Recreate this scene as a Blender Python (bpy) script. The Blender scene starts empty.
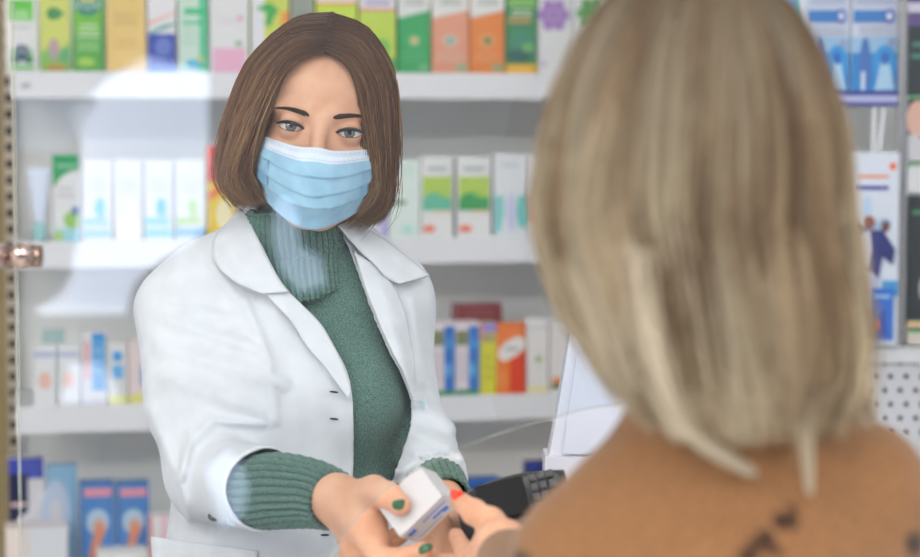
import bpy, math, random
import numpy as np
from mathutils import Vector, Matrix
from mathutils.bvhtree import BVHTree
random.seed(7); rng = np.random.default_rng(7)
SC = bpy.context.scene; COL = SC.collection
R = math.radians
# ------------------------------------------------------------------ camera
FPX = 2172.0; CAMZ = 1.60; PITCH = R(4.2)
cT, sT = math.cos(PITCH), math.sin(PITCH)
def P(px, py, Y):
    a = (px-460.0)/FPX; b = (278.5-py)/FPX
    dy = cT + b*sT; dz = -sT + b*cT
    t = Y/dy
    return Vector((a*t, Y, CAMZ + dz*t))
def topx(X, Y, Z):
    dz = Z-CAMZ
    depth = Y*cT - dz*sT
    return 460+FPX*X/depth, 278.5-FPX*(Y*sT+dz*cT)/depth
cam_d = bpy.data.cameras.new('camera'); cam = bpy.data.objects.new('camera', cam_d); COL.objects.link(cam)
cam.location = (0, 0, CAMZ); cam.rotation_euler = (R(90)-PITCH, 0, 0)
cam_d.sensor_width = 36; cam_d.lens = 36*FPX/920; cam_d.clip_start = 0.05
cam_d.dof.use_dof = True; cam_d.dof.focus_distance = 2.40; cam_d.dof.aperture_fstop = 85/1000/0.022
SC.camera = cam
# ------------------------------------------------------------------ materials
def lin(c):
    c = c/255.0
    return c/12.92 if c <= .04045 else ((c+.055)/1.055)**2.4
def rgb(t): return (lin(t[0]), lin(t[1]), lin(t[2]), 1)
MC = {}
def mat(c, rough=.5, metal=0, sss=0, spec=.5, coat=0):
    key = (tuple(c), rough, metal, sss, spec, coat)
    if key in MC: return MC[key]
    m = bpy.data.materials.new('paint'); m.use_nodes = True
    b = m.node_tree.nodes['Principled BSDF']
    b.inputs['Base Color'].default_value = rgb(c); b.inputs['Roughness'].default_value = rough
    b.inputs['Metallic'].default_value = metal; b.inputs['Specular IOR Level'].default_value = spec
    if coat: b.inputs['Coat Weight'].default_value = coat
    if sss:
        b.inputs['Subsurface Weight'].default_value = sss
        b.inputs['Subsurface Radius'].default_value = (.9, .35, .2); b.inputs['Subsurface Scale'].default_value = .008
    MC[key] = m; return m
def noisemat(c1, c2, scale, rough=.8, bump=.2, bscale=None, detail=3, lo=.35, hi=.65, dist=.002, attr=None, sheen=0, stretch=None):
    m = bpy.data.materials.new('textured'); m.use_nodes = True; nt = m.node_tree; b = nt.nodes['Principled BSDF']
    tc = nt.nodes.new('ShaderNodeTexCoord'); mp = nt.nodes.new('ShaderNodeMapping'); nt.links.new(tc.outputs['Object'], mp.inputs[0])
    if stretch: mp.inputs['Scale'].default_value = stretch
    n = nt.nodes.new('ShaderNodeTexNoise'); n.inputs['Scale'].default_value = scale; n.inputs['Detail'].default_value = detail
    nt.links.new(mp.outputs[0], n.inputs['Vector'])
    r = nt.nodes.new('ShaderNodeValToRGB'); r.color_ramp.elements[0].position = lo; r.color_ramp.elements[1].position = hi
    r.color_ramp.elements[0].color = rgb(c1); r.color_ramp.elements[1].color = rgb(c2)
    nt.links.new(n.outputs['Fac'], r.inputs[0])
    if attr:
        a = nt.nodes.new('ShaderNodeAttribute'); a.attribute_name = attr
        mx = nt.nodes.new('ShaderNodeMix'); mx.data_type = 'RGBA'; mx.blend_type = 'MULTIPLY'; mx.inputs[0].default_value = 1
        nt.links.new(r.outputs[0], mx.inputs[6]); nt.links.new(a.outputs['Color'], mx.inputs[7]); nt.links.new(mx.outputs[2], b.inputs['Base Color'])
    else: nt.links.new(r.outputs[0], b.inputs['Base Color'])
    b.inputs['Roughness'].default_value = rough; b.inputs['Specular IOR Level'].default_value = .3
    if sheen: b.inputs['Sheen Weight'].default_value = sheen
    if bump:
        n2 = nt.nodes.new('ShaderNodeTexNoise'); n2.inputs['Scale'].default_value = bscale or scale
        nt.links.new(mp.outputs[0], n2.inputs['Vector'])
        bp = nt.nodes.new('ShaderNodeBump'); bp.inputs['Strength'].default_value = bump; bp.inputs['Distance'].default_value = dist
        nt.links.new(n2.outputs['Fac'], bp.inputs['Height']); nt.links.new(bp.outputs[0], b.inputs['Normal'])
    return m
def emis(c, s):
    m = bpy.data.materials.new('light'); m.use_nodes = True; nt = m.node_tree; nt.nodes.clear()
    e = nt.nodes.new('ShaderNodeEmission'); e.inputs[0].default_value = rgb(c); e.inputs[1].default_value = s
    o = nt.nodes.new('ShaderNodeOutputMaterial'); nt.links.new(e.outputs[0], o.inputs[0]); return m
def glassmat(refl=.05, tint=(250, 253, 255)):
    m = bpy.data.materials.new('clear_pane'); m.use_nodes = True; nt = m.node_tree; nt.nodes.clear()
    t = nt.nodes.new('ShaderNodeBsdfTransparent'); t.inputs[0].default_value = rgb(tint)
    g = nt.nodes.new('ShaderNodeBsdfGlossy'); g.inputs['Roughness'].default_value = 0.0
    mx = nt.nodes.new('ShaderNodeMixShader'); mx.inputs[0].default_value = refl
    o = nt.nodes.new('ShaderNodeOutputMaterial')
    nt.links.new(t.outputs[0], mx.inputs[1]); nt.links.new(g.outputs[0], mx.inputs[2]); nt.links.new(mx.outputs[0], o.inputs[0]); return m
def hairmat(rough=.4):
    m = bpy.data.materials.new('hair'); m.use_nodes = True; nt = m.node_tree; b = nt.nodes['Principled BSDF']
    a = nt.nodes.new('ShaderNodeAttribute'); a.attribute_name = 'Col'
    nt.links.new(a.outputs['Color'], b.inputs['Base Color']); b.inputs['Roughness'].default_value = rough
    b.inputs['Specular IOR Level'].default_value = .3; return m
# ------------------------------------------------------------------ object helpers
def tag(o, label=None, cat=None, group=None, kind=None):
    if label: o['label'] = label
    if cat: o['category'] = cat
    if group: o['group'] = group
    if kind: o['kind'] = kind
    return o
def empty(name, loc=(0, 0, 0), rz=0):
    o = bpy.data.objects.new(name, None); COL.objects.link(o); o.location = loc; o.rotation_euler = (0, 0, rz); o.empty_display_size = .05
    return o
def link(name, me, mats, parent=None, loc=None, rz=0, smooth=False):
    o = bpy.data.objects.new(name, me); COL.objects.link(o)
    for m in (mats if isinstance(mats, (list, tuple)) else [mats]): me.materials.append(m)
    if parent:
        o.parent = parent
        if loc is None and parent.type == 'EMPTY' : # mesh is in world coordinates
            o.matrix_parent_inverse = (Matrix.Translation(parent.location) @ parent.rotation_euler.to_matrix().to_4x4()).inverted()
    if loc is not None: o.location = loc; o.rotation_euler = (0, 0, rz)
    if smooth:
        me.polygons.foreach_set('use_smooth', [True]*len(me.polygons))
    return o
def npmesh(name, V, F, mi=None):
    V = np.asarray(V, dtype=np.float32); me = bpy.data.meshes.new(name)
    if isinstance(F, np.ndarray):
        n, k = F.shape; me.vertices.add(len(V)); me.vertices.foreach_set('co', V.ravel())
        me.loops.add(n*k); me.loops.foreach_set('vertex_index', F.astype(np.int32).ravel())
        me.polygons.add(n); me.polygons.foreach_set('loop_start', np.arange(0, n*k, k, dtype=np.int32))
        try: me.polygons.foreach_set('loop_total', np.full(n, k, dtype=np.int32))
        except Exception: pass
    else:
        me.from_pydata([tuple(map(float, v)) for v in V], [], [tuple(f) for f in F])
    if mi is not None: me.polygons.foreach_set('material_index', np.asarray(mi, dtype=np.int32))
    me.update(calc_edges=True); return me
class MB:
    def __init__(s): s.v = []; s.f = []; s.mi = []; s.m = []
    def slot(s, m):
        if m not in s.m: s.m.append(m)
        return s.m.index(m)
    def add(s, V, F, m):
        b = len(s.v); k = s.slot(m); s.v += [tuple(v) for v in V]
        for f in F: s.f.append([b+i for i in f]); s.mi.append(k)
    def box(s, x0, x1, y0, y1, z0, z1, m, M=None, bev=0):
        if bev:
            c = bev; V = []; ring = lambda z, i: [(x0+i, y0+i, z)]
            # chamfered box : three octagon-like rings
            def oct_(z, c_):
                return [(x0+c+c_*0, y0+c_, z), (x1-c, y0+c_, z), (x1-c_, y0+c, z), (x1-c_, y1-c, z), (x1-c, y1-c_, z), (x0+c, y1-c_, z), (x0+c_, y1-c, z), (x0+c_, y0+c, z)]
            V = oct_(z0, c)+oct_(z0+c, 0)+oct_(z1-c, 0)+oct_(z1, c)
            F = [list(range(7, -1, -1)), list(range(24, 32))]
            for r_ in range(3):
                for i in range(8): F.append([r_*8+i, r_*8+(i+1) % 8, (r_+1)*8+(i+1) % 8, (r_+1)*8+i])
        else:
            V = [(x, y, z) for z in (z0, z1) for y in (y0, y1) for x in (x0, x1)]
            F = [(0, 2, 3, 1), (4, 5, 7, 6), (0, 1, 5, 4), (2, 6, 7, 3), (0, 4, 6, 2), (1, 3, 7, 5)]
        if M: V = [M @ Vector(v) for v in V]
        s.add(V, F, m)
    def prism(s, pts, y0, y1, m, M=None):     # polygon in xz, extruded in y
        n = len(pts); V = [(p[0], y0, p[1]) for p in pts]+[(p[0], y1, p[1]) for p in pts]
        F = [list(range(n)), list(range(2*n-1, n-1, -1))]+[[i, n+i, n+(i+1) % n, (i+1) % n] for i in range(n)]
        if M: V = [M @ Vector(v) for v in V]
        s.add(V, F, m)
    def tube(s, pts, r, m, n=12, cap=True):
        pts = [Vector(p) for p in pts]; rs = r if isinstance(r, (list, tuple)) else [r]*len(pts); V = []; F = []
        T = (pts[1]-pts[0]).normalized(); N = T.orthogonal().normalized()
        for i, p in enumerate(pts):
            T = (pts[min(i+1, len(pts)-1)]-pts[max(i-1, 0)]).normalized(); N = (N-T*N.dot(T)).normalized(); B = T.cross(N)
            V += [p+(N*math.cos(a)+B*math.sin(a))*rs[i] for a in [2*math.pi*k/n for k in range(n)]]
        for i in range(len(pts)-1):
            for k in range(n): F.append([i*n+k, i*n+(k+1) % n, (i+1)*n+(k+1) % n, (i+1)*n+k])
        if cap: F += [list(range(n-1, -1, -1)), [(len(pts)-1)*n+k for k in range(n)]]
        s.add(V, F, m)
    def lathe(s, prof, m, n=24, M=None):   # profile (r,z)
        V = []; F = []
        for r_, z in prof: V += [(r_*math.cos(2*math.pi*k/n), r_*math.sin(2*math.pi*k/n), z) for k in range(n)]
        for i in range(len(prof)-1):
            for k in range(n): F.append([i*n+k, i*n+(k+1) % n, (i+1)*n+(k+1) % n, (i+1)*n+k])
        if M: V = [M @ Vector(v) for v in V]
        s.add(V, F, m)
    def text(s, body, size, cx, z, y, m, M=None, bold=0):
        cu = bpy.data.curves.new('t', 'FONT'); cu.body = body; cu.size = size; cu.align_x = 'CENTER'; cu.offset = bold; cu.resolution_u = 3
        o = bpy.data.objects.new('t', cu); COL.objects.link(o); bpy.context.view_layer.update()
        me = o.evaluated_get(bpy.context.evaluated_depsgraph_get()).to_mesh()
        V = [(cx+v.co.x, y, z+v.co.y) for v in me.vertices]; F = [list(p.vertices) for p in me.polygons]
        if M: V = [M @ Vector(v) for v in V]
        s.add(V, F, m); bpy.data.objects.remove(o)
    def build(s, name, parent=None, loc=None, rz=0, smooth=False):
        me = npmesh(name, s.v, s.f, s.mi); return link(name, me, s.m, parent, loc, rz, smooth)
# ------------------------------------------------------------------ implicit surfaces
def nets(fn, lo, hi, h):
    lo = np.array(lo, dtype=np.float64); hi = np.array(hi, dtype=np.float64); n = np.ceil((hi-lo)/h).astype(int)+1
    ax = [(lo[i]+np.arange(n[i])*h).astype(np.float32) for i in range(3)]
    D = np.empty(tuple(n), dtype=np.float32); step = max(1, int(1.2e6/(n[1]*n[2])))
    for i in range(0, n[0], step):
        X, Y, Z = np.meshgrid(ax[0][i:i+step], ax[1], ax[2], indexing='ij'); D[i:i+step] = fn(X, Y, Z)
    S = D < 0
    c = [S[a:n[0]-1+a, b:n[1]-1+b, d:n[2]-1+d] for a in (0, 1) for b in (0, 1) for d in (0, 1)]
    al = c[0].copy(); an = c[0].copy()
    for q in c[1:]: al &= q; an |= q
    act = an & ~al; idx = np.full(act.shape, -1, dtype=np.int64); I = np.argwhere(act); idx[act] = np.arange(len(I))
    acc = np.zeros((len(I), 3)); cnt = np.zeros(len(I))
    co = np.array([(a, b, d) for a in (0, 1) for b in (0, 1) for d in (0, 1)])
    val = np.stack([D[I[:, 0]+o[0], I[:, 1]+o[1], I[:, 2]+o[2]] for o in co], 1)
    for i in range(8):
        for j in range(i+1, 8):
            if abs(co[i]-co[j]).sum() != 1: continue
            m = (val[:, i] < 0) != (val[:, j] < 0); t = val[m, i]/(val[m, i]-val[m, j])
            acc[m] += co[i]+(co[j]-co[i])*t[:, None]; cnt[m] += 1
    V = lo+(I+acc/cnt[:, None])*h
    Fs = []
    for a in range(3):
        b, d = (a+1) % 3, (a+2) % 3
        sl0 = [slice(None)]*3; sl1 = [slice(None)]*3; sl0[a] = slice(0, n[a]-1); sl1[a] = slice(1, n[a])
        A = S[tuple(sl0)]; B = S[tuple(sl1)]; E = A != B
        E2 = E.copy(); sb = [slice(None)]*3; sb[b] = 0; E2[tuple(sb)] = False; sb = [slice(None)]*3; sb[d] = 0; E2[tuple(sb)] = False
        sb = [slice(None)]*3; sb[b] = n[b]-1; E2[tuple(sb)] = False; sb = [slice(None)]*3; sb[d] = n[d]-1; E2[tuple(sb)] = False
        K = np.argwhere(E2); fl = A[E2]
        def at(ob, od):
            q = K.copy(); q[:, b] += ob; q[:, d] += od; return idx[q[:, 0], q[:, 1], q[:, 2]]
        Q = np.stack([at(-1, -1), at(0, -1), at(0, 0), at(-1, 0)], 1); Q[~fl] = Q[~fl][:, ::-1]; Fs.append(Q)
    return V, np.concatenate(Fs)
def smin(a, b, k):
    h = np.clip(.5+.5*(b-a)/k, 0, 1); return b+(a-b)*h-k*h*(1-h)
def smax(a, b, k): return -smin(-a, -b, k)
def sph(X, Y, Z, c, r): return np.sqrt((X-c[0])**2+(Y-c[1])**2+(Z-c[2])**2)-r
def ell(X, Y, Z, c, r):
    x, y, z = (X-c[0]), (Y-c[1]), (Z-c[2])
    k0 = np.sqrt((x/r[0])**2+(y/r[1])**2+(z/r[2])**2); k1 = np.sqrt((x/r[0]**2)**2+(y/r[1]**2)**2+(z/r[2]**2)**2)+1e-9
    return k0*(k0-1)/k1
def cap(X, Y, Z, a, b, ra, rb, sy=1.0):
    ax, ay, az = a; bx, by, bz = b[0]-ax, (b[1]-ay)*sy, b[2]-az
    px, py, pz = X-ax, (Y-ay)*sy, Z-az
    t = np.clip((px*bx+py*by+pz*bz)/(bx*bx+by*by+bz*bz+1e-12), 0, 1)
    return np.sqrt((px-bx*t)**2+(py-by*t)**2+(pz-bz*t)**2)-(ra+(rb-ra)*t)
def chain(X, Y, Z, pts, k=.004):
    d = None
    for (a, ra), (b, rb) in zip(pts[:-1], pts[1:]):
        e = cap(X, Y, Z, a, b, ra, rb); d = e if d is None else smin(d, e, k)
    return d
def pj(*a):  # (px,py,Y,r_mm)
    return (P(a[0], a[1], a[2]), a[3]/1000)
def pip(px, py, poly):
    ins = np.zeros(len(px), bool); n = len(poly)
    for i in range(n):
        x1, y1 = poly[i]; x2, y2 = poly[(i+1) % n]
        c = ((y1 > py) != (y2 > py)) & (px < (x2-x1)*(py-y1)/(y2-y1+1e-12)+x1); ins ^= c
    return ins
def seg2(px, py, a, b):
    bx, by = b[0]-a[0], b[1]-a[1]; t = np.clip(((px-a[0])*bx+(py-a[1])*by)/(bx*bx+by*by), 0, 1)
    return a[0]+bx*t, a[1]+by*t
def catmull(pts, n):
    pts = np.asarray(pts, float); k = len(pts); out = []
    for u in np.linspace(0, k-1, n):
        i = min(int(u), k-2); t = u-i
        p0 = pts[max(i-1, 0)]; p1 = pts[i]; p2 = pts[i+1]; p3 = pts[min(i+2, k-1)]
        out.append(.5*((2*p1)+(-p0+p2)*t+(2*p0-5*p1+4*p2-p3)*t*t+(-p0+3*p1-3*p2+p3)*t**3))
    return np.array(out)
def strands(paths, rad, cols, taper=True):   # paths (N,K,3)
    N, K, _ = paths.shape; T = np.gradient(paths, axis=1); T /= np.linalg.norm(T, axis=2, keepdims=True)+1e-9
    ref = np.array([.31, -.9, .3]); ref /= np.linalg.norm(ref)
    A = np.cross(T, ref); A /= np.linalg.norm(A, axis=2, keepdims=True)+1e-9; B = np.cross(T, A)
    prof = np.ones(K)
    if taper: prof = np.clip(np.linspace(1.9, .25, K), 0, 1)
    rr = (rad[:, None]*prof[None])[:, :, None]
    V = np.stack([paths+(A*math.cos(a)+B*math.sin(a))*rr for a in (0, 2.094, 4.189)], 2).reshape(-1, 3)
    base = (np.arange(N)[:, None]*K+np.arange(K-1)[None]).ravel()*3
    F = np.concatenate([np.stack([base+i, base+(i+1) % 3, base+3+(i+1) % 3, base+3+i], 1) for i in range(3)])
    C = np.repeat(cols.reshape(N*K, -1) if cols.ndim == 3 else np.repeat(cols, K, 0), 3, 0)
    return V, F, C
def setcol(me, C):
    a = me.color_attributes.new('Col', 'FLOAT_COLOR', 'POINT'); C4 = np.ones((len(C), 4), np.float32); C4[:, :3] = C[:, :3]; a.data.foreach_set('color', C4.ravel())
def linc(c): return np.array([lin(c[0]), lin(c[1]), lin(c[2])])
# ------------------------------------------------------------------ gondola frame (wall of shelves, turned 12 degrees)
AL = R(12.0); GX, GN = Vector((math.cos(AL), math.sin(AL), 0)), Vector((-math.sin(AL), math.cos(AL), 0))
GO = P(270, 278, 4.0); GO.z = 0
CAM = Vector((0, 0, CAMZ))
def frame(O, ang):
    ex = Vector((math.cos(ang), math.sin(ang), 0)); n = Vector((-math.sin(ang), math.cos(ang), 0))
    def f(px, py, off=0):
        d = P(px, py, 1)-CAM; t = ((O-CAM).dot(n)+off)/d.dot(n); p = CAM+d*t
        return (p-O).dot(ex), p.z
    def w(s, off, z): q = O+ex*s+n*off; return Vector((q.x, q.y, z))
    return f, w
PG, GW = frame(GO, AL)
def slab(name, f_w, s0, s1, o0, o1, z0, z1, m, ang, parent=None, bev=0):
    mb = MB(); mb.box(-(s1-s0)/2, (s1-s0)/2, 0, o1-o0, 0, z1-z0, m, bev=bev)
    return mb.build(name, None if parent is None else parent, loc=f_w((s0+s1)/2, o0, z0), rz=ang)
WHITE = mat((222, 222, 226), .5); LIP = mat((226, 226, 232), .35); PANEL = mat((240, 240, 238), .8)
# ---- room shell
FLOORM = noisemat((206, 204, 200), (216, 214, 210), 6, rough=.35, bump=0)
WALLM = mat((225, 226, 228), .9)
def shell(name, x0, x1, y0, y1, z0, z1, m):
    mb = MB(); mb.box(x0, x1, y0, y1, z0, z1, m); o = mb.build(name); tag(o, kind='structure'); return o
shell('floor', -3.2, 3.2, -3.3, 5.6, -.05, 0, FLOORM)
shell('ceiling', -3.2, 3.2, -3.3, 5.6, 3.0, 3.05, mat((225, 225, 225), .9))
shell('wall_back', -3.2, 3.2, 5.5, 5.6, 0, 3.0, WALLM)
shell('wall_left', -3.2, -3.1, -3.2, 5.5, 0, 3.0, WALLM)
shell('wall_right', 3.1, 3.2, -3.2, 5.5, 0, 3.0, WALLM)
rear = mat((112, 115, 122), .9)
# rear (street) wall behind the camera, with added glowing shapes that mirror as glare in the counter screen
shell('wall_front', -3.2, 3.2, -3.3, -3.2, 0, 3.0, rear)
YG = 1.93   # counter screen
def pane(name, poly, Yr, m):  # unseen glowing plate, outlined so that its mirror image gives the glare
    pts = []
    for (px, py) in poly:
        v = P(px, py, 2*YG-Yr); pts.append((v.x, v.z))
    mb = MB(); mb.prism(pts, Yr-.02, Yr, m); o = mb.build(name); tag(o, kind='structure'); return o
GLARE_EM = emis((214, 226, 250), 9); GLARE_EM2 = emis((214, 226, 250), 7)  # emission of the added glare shapes
pane('glare_shape_1', [(146, 57), (125, 68), (105, 82), (86, 99), (70, 115), (80, 135), (82, 160), (79, 200), (77, 240), (72, 272), (60, 296), (38, 309), (38, 314), (124, 314), (132, 285), (160, 258), (190, 244), (206, 226), (208, 72)], -3.15, GLARE_EM)
pane('glare_shape_2', [(70, 365), (98, 364), (112, 380), (120, 402), (60, 402)], -3.15, GLARE_EM2)
pane('glare_shape_3', [(277, 200), (290, 196), (297, 214), (299, 246), (320, 258), (325, 285), (300, 292), (280, 270), (272, 236)], -3.15, emis((205, 222, 250), 6))
pane('glare_shape_4', [(226, 452), (240, 462), (246, 480), (247, 500), (241, 520), (222, 530), (205, 470)], -3.15, emis((205, 222, 250), 6))
pane('glare_shape_5', [(14, 97), (100, 97), (66, 150), (14, 150)], -3.15, emis((190, 215, 255), 2.2))
# ---- ceiling lights
for i, (x, y) in enumerate([(-1.9, -1.6), (0, -1.6), (1.9, -1.6), (-1.9, .6), (0, .6), (1.9, .6), (-1.9, 2.9), (0, 2.9), (1.9, 2.9)]):
    t = empty('ceiling_light', (x, y, 2.97)); tag(t, 'white rectangular ceiling light panel in the shop ceiling above the counter area', 'ceiling light', 'ceiling light panels')
    mb = MB(); mb.box(-.62, .62, -.32, .32, -.0, .03, mat((230, 230, 230), .5)); mb.build('housing', t, loc=(0, 0, 0))
    mb = MB(); mb.box(-.6, .6, -.3, .3, -.006, -.001, emis((255, 250, 242), [46, 46, 34, 13, 10, 6, 4, 4, 4][i])); mb.build('diffuser', t, loc=(0, 0, 0))
# ---- the shelving unit
sL = PG(13.5, 240)[0]; sR = sL+1.42
zs = [PG(270, y)[1] for y in (74, 241, 402)]; pit = zs[1]-zs[2]
zs = [zs[0]+pit*1.02]+zs+[zs[2]-pit, zs[2]-2*pit, zs[2]-3*pit]
shelfnames = ['above the tea boxes, out of sight at the top', 'holding the row of tall herbal tea boxes', 'at the height of the masked pharmacist\'s chin', 'behind the pharmacist\'s elbow with the red box', 'lowest in view with the two blue boxes', 'below the picture', 'near the floor']
unit = empty('shelving_unit', GW((sL+sR)/2, .3, 0), AL); tag(unit, 'tall white metal pharmacy shelving frame with grey back panel behind the pharmacist', 'shelving')
mb = MB(); mb.box(sL-.03-(sL+sR)/2, (sR-sL)/2+.03, 0, .02, 0, 2.45, PANEL); mb.build('back_panel', unit, loc=(0, 0, 0))
mb = MB(); mb.box(-(sR-sL)/2-.03, (sR-sL)/2+.03, -.3, 0, 0, .1, WHITE); mb.build('plinth', unit, loc=(0, 0, 0))
for s_, (ax, bx) in enumerate([(PG(5, 240, .27)[0], PG(15.5, 240, .27)[0]), (sR+.004, sR+.024)]):
    mb = MB(); w = bx-ax; UP = mat((196, 184, 170), .45, .3); SL = mat((22, 22, 24), .8); a = ax-(sL+sR)/2
    mb.box(a, a+w, -.03, -.001, 0, 2.45, UP)
    z = .12; p_ = .0315
    while z < 2.4:
        mb.box(a+w*.25, a+w*.85, -.0315, -.0295, z, z+.0165, SL); z += p_
    mb.build('slotted_upright', unit, loc=(0, 0, 0))
mb = MB(); a = PG(-8, 240, .27)[0]-(sL+sR)/2; b_ = PG(5, 240, .27)[0]-(sL+sR)/2; mb.box(a, b_, -.033, .02, 0, 2.45, mat((150, 134, 96), .5)); mb.build('end_panel', unit, loc=(0, 0, 0))
for z, nm in zip(zs, shelfnames):
    t = empty('shelf', GW((sL+sR)/2, 0, z), AL); tag(t, 'white metal shelf board '+nm, 'shelf', 'shelves of the shelving unit')
    hw = (sR-sL)/2
    mb = MB(); mb.box(-hw, hw, .004, .3, -.022, 0, WHITE); mb.build('board', t, loc=(0, 0, 0))
    mb = MB(); mb.box(-hw, hw, -.008, .003, -.046, .003, LIP, bev=.002); mb.build('price_rail', t, loc=(0, 0, 0))
tg = MB(); s0, z0 = PG(20, 82); s1, z1 = PG(30, 88)
tg.box(0, .02, 0, .001, 0, .012, mat((205, 205, 212), .5)); tg.box(.004, .016, -.0005, 0, .004, .008, mat((150, 150, 160), .5))
tag(tg.build('price_tag', loc=GW(s0, -.0095, z1-.002), rz=AL), 'small pale price tag on the rail under the leftmost tea box', 'price tag')
# ------------------------------------------------------------------ products
def product(name, label, cat, x0, x1, y0, y1, decor, base=(226, 226, 228), off=.012, depth=None, zfix=None, group=None, fr=(PG, GW), ang=AL, top=None, side=None):
    f, w = fr
    sa, zt = f(x0, y0, off); sb, zb = f(x1, y1, off)
    if zfix is not None: zb = zfix
    W = sb-sa; H = zt-zb; d = depth or min(.12, max(.035, W*.6)); mb = MB()
    mb.box(-W/2, W/2, 0, d, 0, H, mat(base, .4), bev=.0012)
    e = .0004
    for k, dd in enumerate(decor):
        c = mat(dd[-1], .4); y = -e*(k+1)
        X = lambda u: (u-.5)*W*.985; Z = lambda v: v*H
        if dd[0] == 'r':
            _, u0, v0, u1, v1, _c = dd; mb.prism([(X(u0), Z(v0)), (X(u1), Z(v0)), (X(u1), Z(v1)), (X(u0), Z(v1))], y, .0, c)
        elif dd[0] == 'p': mb.prism([(X(a), Z(b)) for a, b in dd[1]], y, 0., c)
        elif dd[0] == 'e':
            _, cu, cv, ru, rv, _c = dd; mb.prism([(X(cu+ru*math.cos(t)), Z(cv+rv*math.sin(t))) for t in [i*math.pi/9 for i in range(18)]], y, 0., c)
        elif dd[0] == 't': _, body, cu, v, size, _c = dd; mb.text(body, size*W, X(cu), Z(v), y, c)
        elif dd[0] == 'l':      # small print lines
            _, u0, v0, u1, v1, n, _c = dd
            for i in range(n):
                v = v0+(v1-v0)*(i+.2)/n; sh = .12*((i*7) % 3)*(u1-u0); mb.box(X(u0+sh/2), X(u1-sh/2), y, 0, Z(v), Z(v+(v1-v0)*.45/n), c)
        elif dd[0] == 'f':      # flower sprig : small petals
            _, cu, cv, r_, _c = dd
            for q in range(6):
                a = q*1.047; cx_, cz_ = X(cu)+r_*W*.6*math.cos(a), Z(cv)+r_*W*.6*math.sin(a)
                mb.prism([(cx_+r_*W*.34*math.cos(t), cz_+r_*W*.34*math.sin(t)) for t in [i*math.pi/5 for i in range(10)]], y, 0., c)
    if group is None: group = {zA: 'boxes on the shelf above the pharmacist', zB: 'boxes on the middle shelf', zC: 'boxes on the lower middle shelf', zD: 'boxes on the lowest shelf in view'}.get(zfix, 'packs in the blue striped display')
    o = mb.build(name, None, loc=w((sa+sb)/2, off, zb+.0005), rz=ang)
    return tag(o, label, cat, group)
G1, G2, G3 = (92, 176, 62), (46, 140, 66), (30, 120, 60)
zA, zB, zC, zD = zs[1], zs[2], zs[3], zs[4]; rA, rB, rC, rD = .003+zA, .003+zB, .003+zC, .003+zD
T = -6   # tops of the upper row are above the frame
A = 'herbal tea boxes on the top shelf'
product('tea_box', 'white box with a green title block and purple flower sprig, leftmost on top shelf', 'box', 5, 38, T, 75, [('r', .12, .66, .88, .93, (96, 196, 62)), ('l', .22, .68, .78, .8, 3, (200, 236, 190)), ('l', .2, .56, .8, .6, 1, (170, 170, 180)), ('e', .5, .25, .36, .1, (150, 190, 150)), ('e', .3, .17, .15, .06, (80, 150, 100)), ('e', .72, .17, .15, .06, (60, 140, 90)), ('f', .5, .28, .24, (94, 90, 140)), ('e', .5, .2, .18, .05, (70, 80, 120)), ('r', .12, .045, .88, .085, (96, 196, 62))], zfix=zA, off=.02)
product('tea_box', 'lime yellow box with a dark green leaf emblem and pale lilac blossom', 'box', 39.5, 71, T, 75, [('p', [(0, 0), (1, 0), (1, .4), (.7, .3), (.3, .33), (0, .25)], (120, 184, 84)), ('p', [(.2, .74), (.34, .67), (.6, .68), (.72, .73), (.86, .76), (.7, .78), (.55, .83), (.3, .82)], (22, 130, 62)), ('l', .36, .73, .64, .77, 1, (120, 190, 130)), ('e', .45, .3, .18, .14, (176, 160, 158)), ('f', .45, .34, .2, (188, 158, 166)), ('e', .8, .22, .16, .09, (90, 170, 110)), ('e', .5, .07, .38, .05, (196, 160, 70)), ('l', .2, .03, .8, .09, 2, (140, 130, 50))], base=(206, 212, 104), zfix=zA)
product('tea_box', 'grass green box with a teal and yellow badge and white title at the top', 'box', 72.5, 105, T, 75, [('r', 0, .5, 1, 1, (112, 188, 56)), ('e', .48, .86, .42, .14, (40, 132, 110)), ('e', .48, .98, .3, .08, (220, 206, 50)), ('t', 'WOW', .48, .8, .42, (200, 226, 216)), ('l', .12, .44, .86, .64, 3, (196, 226, 176)), ('r', .1, .27, .86, .42, (98, 178, 84)), ('l', .12, .28, .84, .4, 4, (150, 204, 130)), ('e', .4, .14, .28, .06, (160, 206, 80)), ('r', .93, 0, 1, 1, (54, 140, 52))], base=(86, 170, 66), zfix=zA)
product('tea_box', 'plain warm yellow box with small tan print', 'box', 106, 146, T, 75, [('l', .15, .6, .85, .78, 4, (206, 170, 98)), ('l', .22, .3, .8, .45, 2, (214, 178, 108)), ('l', .3, .05, .7, .1, 1, (206, 172, 100)), ('r', 0, 0, .05, 1, (240, 214, 130))], base=(232, 198, 120), zfix=zA)
product('medicine_box', 'white box with an orange arc over a deep blue lower half', 'box', 147.5, 176, T, 74, [('r', 0, .08, 1, .5, (36, 62, 170)), ('p', [(0, .5), (.5, .58), (1, .66), (1, .9), (0, .9)], (228, 226, 232)), ('p', [(0, .6), (.5, .68), (1, .76), (1, .78), (.5, .71), (0, .64)], (240, 160, 130)), ('p', [(.1, .53), (.5, .6), (1, .64), (1, .61), (.5, .55), (.1, .5)], (60, 160, 150)), ('e', .55, .34, .3, .12, (96, 120, 200)), ('r', 0, 0, 1, .1, (60, 130, 216))], zfix=zA)
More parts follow.
